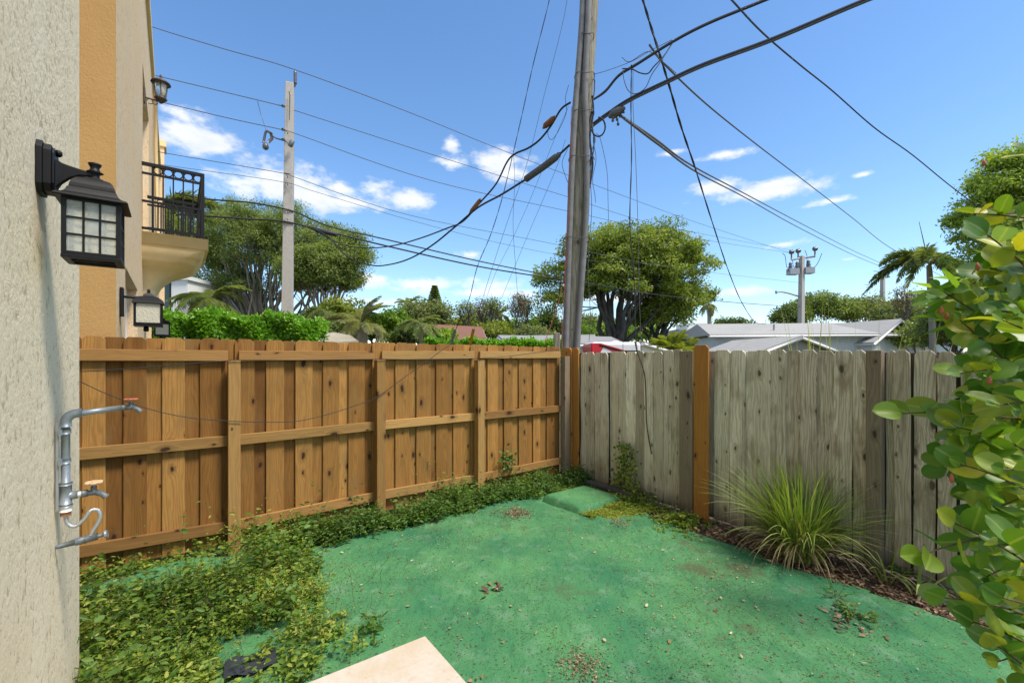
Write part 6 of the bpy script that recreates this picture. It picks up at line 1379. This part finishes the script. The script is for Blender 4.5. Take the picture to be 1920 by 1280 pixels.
# ------------------------------------------------------------------ foreground round-leaved shrub
rr = random.Random(50)
sh_ = thing('shrub', (1.32, 1.15, 0), 'glossy round leaved shrub with yellow green leaves at the right edge', 'shrub')
def lm(name, cols, spec=.4):
    m, t, b = newmat(name); oi = t.nodes.new('ShaderNodeObjectInfo'); st = [(i / (len(cols) - 1), c) for i, c in enumerate(cols)]
    c = ramp(t, oi.outputs['Random'], st); v = objvec(t); n = noise(t, v, 38, 4, .6); c = mixc(t, mth(t, 'MULTIPLY', n, .35), c, tuple(x * .7 for x in cols[1]))
    spt = noise(t, v, 14, 3, .6); c = mixc(t, ramp(t, spt, [(.66, (0, 0, 0)), (.74, (.8, .8, .8))]), c, (.28, .12, .02))
    sx = t.nodes.new('ShaderNodeSeparateXYZ'); tcc = t.nodes.new('ShaderNodeTexCoord'); t.links.new(tcc.outputs['Object'], sx.inputs[0])
    rib = ramp(t, mth(t, 'ABSOLUTE', sx.outputs[1]), [(0.0, (1, 1, 1)), (.0022, (0, 0, 0))]); c = mixc(t, mth(t, 'MULTIPLY', rib, .4), c, (.42, .45, .14))
    t.links.new(c, b.inputs['Base Color']); b.inputs['Roughness'].default_value = .4; b.inputs['Specular IOR Level'].default_value = spec
    tr = t.nodes.new('ShaderNodeBsdfTranslucent'); t.links.new(mixc(t, 1.0, c, (1.5, 1.45, .4), 'MULTIPLY'), tr.inputs[0]); mx = t.nodes.new('ShaderNodeMixShader'); mx.inputs[0].default_value = .35
    t.links.new(b.outputs[0], mx.inputs[1]); t.links.new(tr.outputs[0], mx.inputs[2]); t.links.new(mx.outputs[0], t.nodes['Material Output'].inputs[0])
    bump(t, b, noise(t, v, 60, 3), .15, .001); return m
ml = lm('cocoplum leaves', [(.05, .14, .018), (.10, .21, .022), (.17, .29, .03), (.07, .17, .02), (.38, .40, .035), (.14, .25, .03), (.52, .45, .04), (.40, .42, .04), (.22, .33, .16), (.10, .21, .02), (.24, .34, .035)])
def big_leaf(ln, wd, curl, cup, seed):
    q = random.Random(seed); nu, nv = 9, 6; V = []; Fq = []
    for i in range(nu + 1):
        u = (1 - math.cos(math.pi * i / nu)) / 2; ww = wd / 2 * math.sqrt(max(0, 1 - (2 * u - 1) ** 2)) * (.88 + .18 * u) * min(1, .45 + u * 2.2)
        if i == 0: ww = .002
        if i == nu: ww = wd * .03
        for j in range(nv + 1):
            v = (j / nv - .5) * 2; x = ln * u - (.012 * ln) * v * v; y = ww * v; z = cup * abs(v) ** 1.3 * ww - curl * u * u * ln + q.gauss(0, .0006); V.append((x, y, z))
    for i in range(nu):
        for j in range(nv): k = i * (nv + 1) + j; Fq.append((k, k + nv + 1, k + nv + 2, k + 1))
    return MB().add(V, Fq, True)
lms = [big_leaf(.070, .055, c, cu, i).mesh('leaf', ml) for i, (c, cu) in enumerate(((.1, .2), (.25, .35), (-.05, .45), (.15, .1), (.3, .25), (0.05, .3)))]
small_lms = [big_leaf(.048, .037, .1, .3, 10 + i).mesh('leaf', ml) for i in range(2)]
stem = MB(); lv = []
def branch(p0, p1, sag, nl, rad=.0035, big=1.0):
    p0, p1 = Vector(p0), Vector(p1); m = (p0 + p1) / 2 + Vector((0, 0, sag)); P = bez(p0, m, p1, 9); stem.tube(P, [rad * (1 - .6 * i / 9) for i in range(10)], 6)
    for j in range(nl):
        u = .18 + .82 * (j + .5) / nl; i = min(8, int(u * 9)); s = P[i].lerp(P[i + 1], u * 9 - i); t_ = (P[i + 1] - P[i]).normalized()
        sd = t_.cross(Vector((0, 0, 1))).normalized() * (1 if j % 2 else -1)
        d = (t_ * .55 + sd * .8 + Vector((rr.gauss(0, .2), rr.gauss(0, .2), rr.gauss(.15, .3)))).normalized(); lv.append((s, d, big * rr.uniform(.65, 1.1)))
    lv.append((P[-1], (P[-1] - P[-2]).normalized(), big * rr.uniform(.6, .95)))
def SP(px, py, Y): return at(px, py, Y)
trunk_p = Vector((1.95, 1.45, 0))
# main stems and hand-placed outer twigs (tips read from the photo)
mains = []
for k_, (px, py, Y) in enumerate(((1990, 300, 1.35), (2010, 500, 1.3), (2020, 720, 1.25), (2010, 950, 1.25), (2000, 1150, 1.2), (2100, 400, 1.2), (2080, 800, 1.15))):
    e = SP(px, py, Y); stem.tube(bez(trunk_p + Vector((rr.gauss(0, .04), rr.gauss(0, .04), 0)), Vector((trunk_p.x, trunk_p.y, e.z * .7)), e, 8), [.012 - .001 * i for i in range(9)], 7); mains.append(e)
twigs = [((1960, 480, 1.25), (1770, 560, 1.15), .02, 7), ((1960, 640, 1.2), (1760, 540, 1.15), -.03, 8), ((1980, 760, 1.2), (1800, 600, 1.1), .0, 8), ((1980, 800, 1.15), (1690, 775, 1.12), .03, 7), ((1960, 700, 1.1), (1800, 700, 1.05), .02, 7),
         ((1990, 420, 1.3), (1825, 400, 1.3), .01, 6), ((1980, 400, 1.35), (1880, 400, 1.3), .0, 5), ((1980, 560, 1.1), (1850, 440, 1.05), .02, 7), ((1990, 880, 1.1), (1790, 800, 1.05), .03, 7), ((1990, 960, 1.1), (1800, 870, 1.0), .03, 7),
         ((2000, 1010, 1.05), (1730, 1040, 1.0), .05, 8), ((1990, 1100, 1.05), (1790, 980, 1.0), .02, 7), ((1990, 1180, 1.05), (1770, 1120, 1.0), .03, 7), ((2000, 1250, 1.0), (1825, 1165, .98), .02, 7), ((1990, 1320, 1.0), (1870, 1210, .95), .02, 7), ((2000, 1400, 1.0), (1885, 1290, .95), .02, 6),
         ((2000, 650, 1.0), (1880, 600, .95), .0, 6), ((2000, 740, 1.0), (1870, 760, .95), .0, 7), ((2000, 880, .98), (1880, 880, .92), .0, 7), ((2000, 1020, .98), (1870, 1020, .92), .0, 7), ((2000, 1150, .95), (1880, 1120, .9), .0, 6), ((2010, 480, 1.1), (1900, 470, 1.05), .0, 6),
         ((2010, 560, 1.3), (1830, 640, 1.3), .0, 8), ((2010, 700, 1.35), (1810, 740, 1.35), .0, 8), ((2010, 850, 1.3), (1830, 920, 1.3), .0, 8), ((2020, 1000, 1.3), (1850, 1080, 1.25), .0, 8), ((2010, 380, 1.25), (1860, 520, 1.25), .0, 7), ((2010, 330, 1.3), (1935, 290, 1.3), .0, 3),
         ((1995, 600, 1.2), (1870, 680, 1.15), .0, 7), ((1995, 900, 1.2), (1850, 960, 1.15), 0, 7), ((1995, 1200, 1.15), (1870, 1240, 1.1), 0, 7), ((1995, 1080, 1.25), (1900, 1180, 1.2), 0, 6), ((1995, 780, 1.25), (1850, 830, 1.2), 0, 7)]
for a0, b0, sg, nl in twigs: branch(SP(*a0), SP(*b0), sg, nl + 1)
stem.build('branches', M['twig'], sh_, loc=-Vector((1.32, 1.15, 0)))
print('shrub leaves', len(lv))
for i, (p, d, s) in enumerate(lv[:300]):
    nn0 = Vector((rr.gauss(-.25, .45), rr.gauss(-.75, .4), rr.gauss(.55, .35))); d = (d + Vector((0, 0, .25))).normalized(); y_ = nn0.cross(d).normalized(); z_ = d.cross(y_); e = Matrix((d, y_, z_)).transposed().to_euler()
    me = lms[i % 6] if s > .75 else small_lms[i % 2]; share('leaf', me, sh_, p - Vector((1.32, 1.15, 0)), e, (s, s, s))
# the rest of the foliage deeper inside the shrub
P = []; Dd = []; Nn = []; LL = []; o0 = Vector((1.32, 1.15, 0))
for i in range(1100):
    py = rr.uniform(430, 1330); lft = 1875 - 60 * math.sin((py - 330) / 1000 * 3.14) + 30 * math.sin(py * .021)
    if py < 560: lft += (560 - py) * .45
    if py > 1050: lft += min(75, (py - 1050) * .6)
    if rr.random() < .25 and nz(py * .01, 1, 1, 3) > 0: lft -= 40
    px = lft + abs(rr.gauss(0, 90)); Y = rr.uniform(1.05, 1.75); p = at(px, py, Y); P.append(tuple(p - o0)); Dd.append((rr.gauss(-.4, .8), rr.gauss(-.3, .6), rr.gauss(.2, .6))); Nn.append((rr.gauss(-.2, .5), rr.gauss(-.7, .4), rr.gauss(.5, .4))); LL.append(rr.uniform(.042, .072))
P, Dd, Nn, LL = map(np.array, (P, Dd, Nn, LL)); V = []; Q = []; T_ = []; tm = lms[0]; tv = [np.array([tuple(v.co) for v in m.vertices]) for m in lms]; tf = np.array([tuple(p.vertices) for p in tm.polygons])
D1 = unit(Dd); S1 = unit(np.cross(Nn, D1)); N1 = np.cross(D1, S1)
for i in range(len(P)):
    v = tv[i % 6] * (LL[i] / .070); V.append(P[i] + v[:, :1] * D1[i] + v[:, 1:2] * S1[i] + v[:, 2:] * N1[i]); Q.append(tf + i * len(v)); T_.append(np.full(len(v), rr.random()))
me = np_mesh('inner_foliage', np.concatenate(V), np.concatenate(Q), leafmat('inner cocoplum leaves', [(.05, .13, .018), (.09, .20, .02), (.17, .29, .03), (.07, .16, .02), (.32, .36, .035), (.14, .25, .03)], rough=.32, spec=.5), np.concatenate(T_), True)
o = link(bpy.data.objects.new('inner_foliage', me)); o.parent = sh_; o['kind'] = 'stuff'
# red buds
for i, (px, py, Y) in enumerate(((1833, 508, 1.1), (1845, 312, 1.28), (1775, 600, 1.12), (1855, 722, 1.02), (1765, 590, 1.12), (1784, 905, 1.02))):
    p = SP(px, py, Y) - Vector((1.32, 1.15, 0)); MB().lathe([(.001, 0), (.005, .006), (.004, .014), (.0005, .022)], 7, Matrix.Translation(p)).build('bud', M['red_rust'], sh_)
# pale spiky plant behind the shrub
sp2 = thing('spiky_plant', (3.02, 2.5, 0), 'light green plant with long narrow leaves behind the round leaved shrub', 'plant')
P = []; Dd = []; Nn = []; LL = []
for (cx, cy, Y) in ((1800, 555, 2.5), (1850, 530, 2.5), (1830, 600, 2.45), (1880, 640, 2.4)):
    c = at(cx, cy, Y)
    for k_ in range(16):
        a = k_ * 2.4; P.append(tuple(c - Vector((3.02, 2.5, 0)))); Dd.append((math.cos(a), math.sin(a) * .6, rr.uniform(-.2, .6))); Nn.append((rr.gauss(0, .3), rr.gauss(0, .3), 1)); LL.append(rr.uniform(.18, .30))
P, Dd, Nn, LL = map(np.array, (P, Dd, Nn, LL)); leaf_obj('foliage', P, Dd, Nn, LL, LL * .14, M['leaf_bright'], sp2, 'leaf', .2)
sb = MB()
for (cx, cy, Y) in ((1800, 555, 2.5), (1850, 530, 2.5), (1830, 600, 2.45), (1880, 640, 2.4)): c = at(cx, cy, Y) - Vector((3.02, 2.5, 0)); sb.tube([Vector((0, 0, 0)), Vector((0, 0, 1)), c], [.015, .012, .006], 6)
sb.build('stem', M['twig'], sp2)
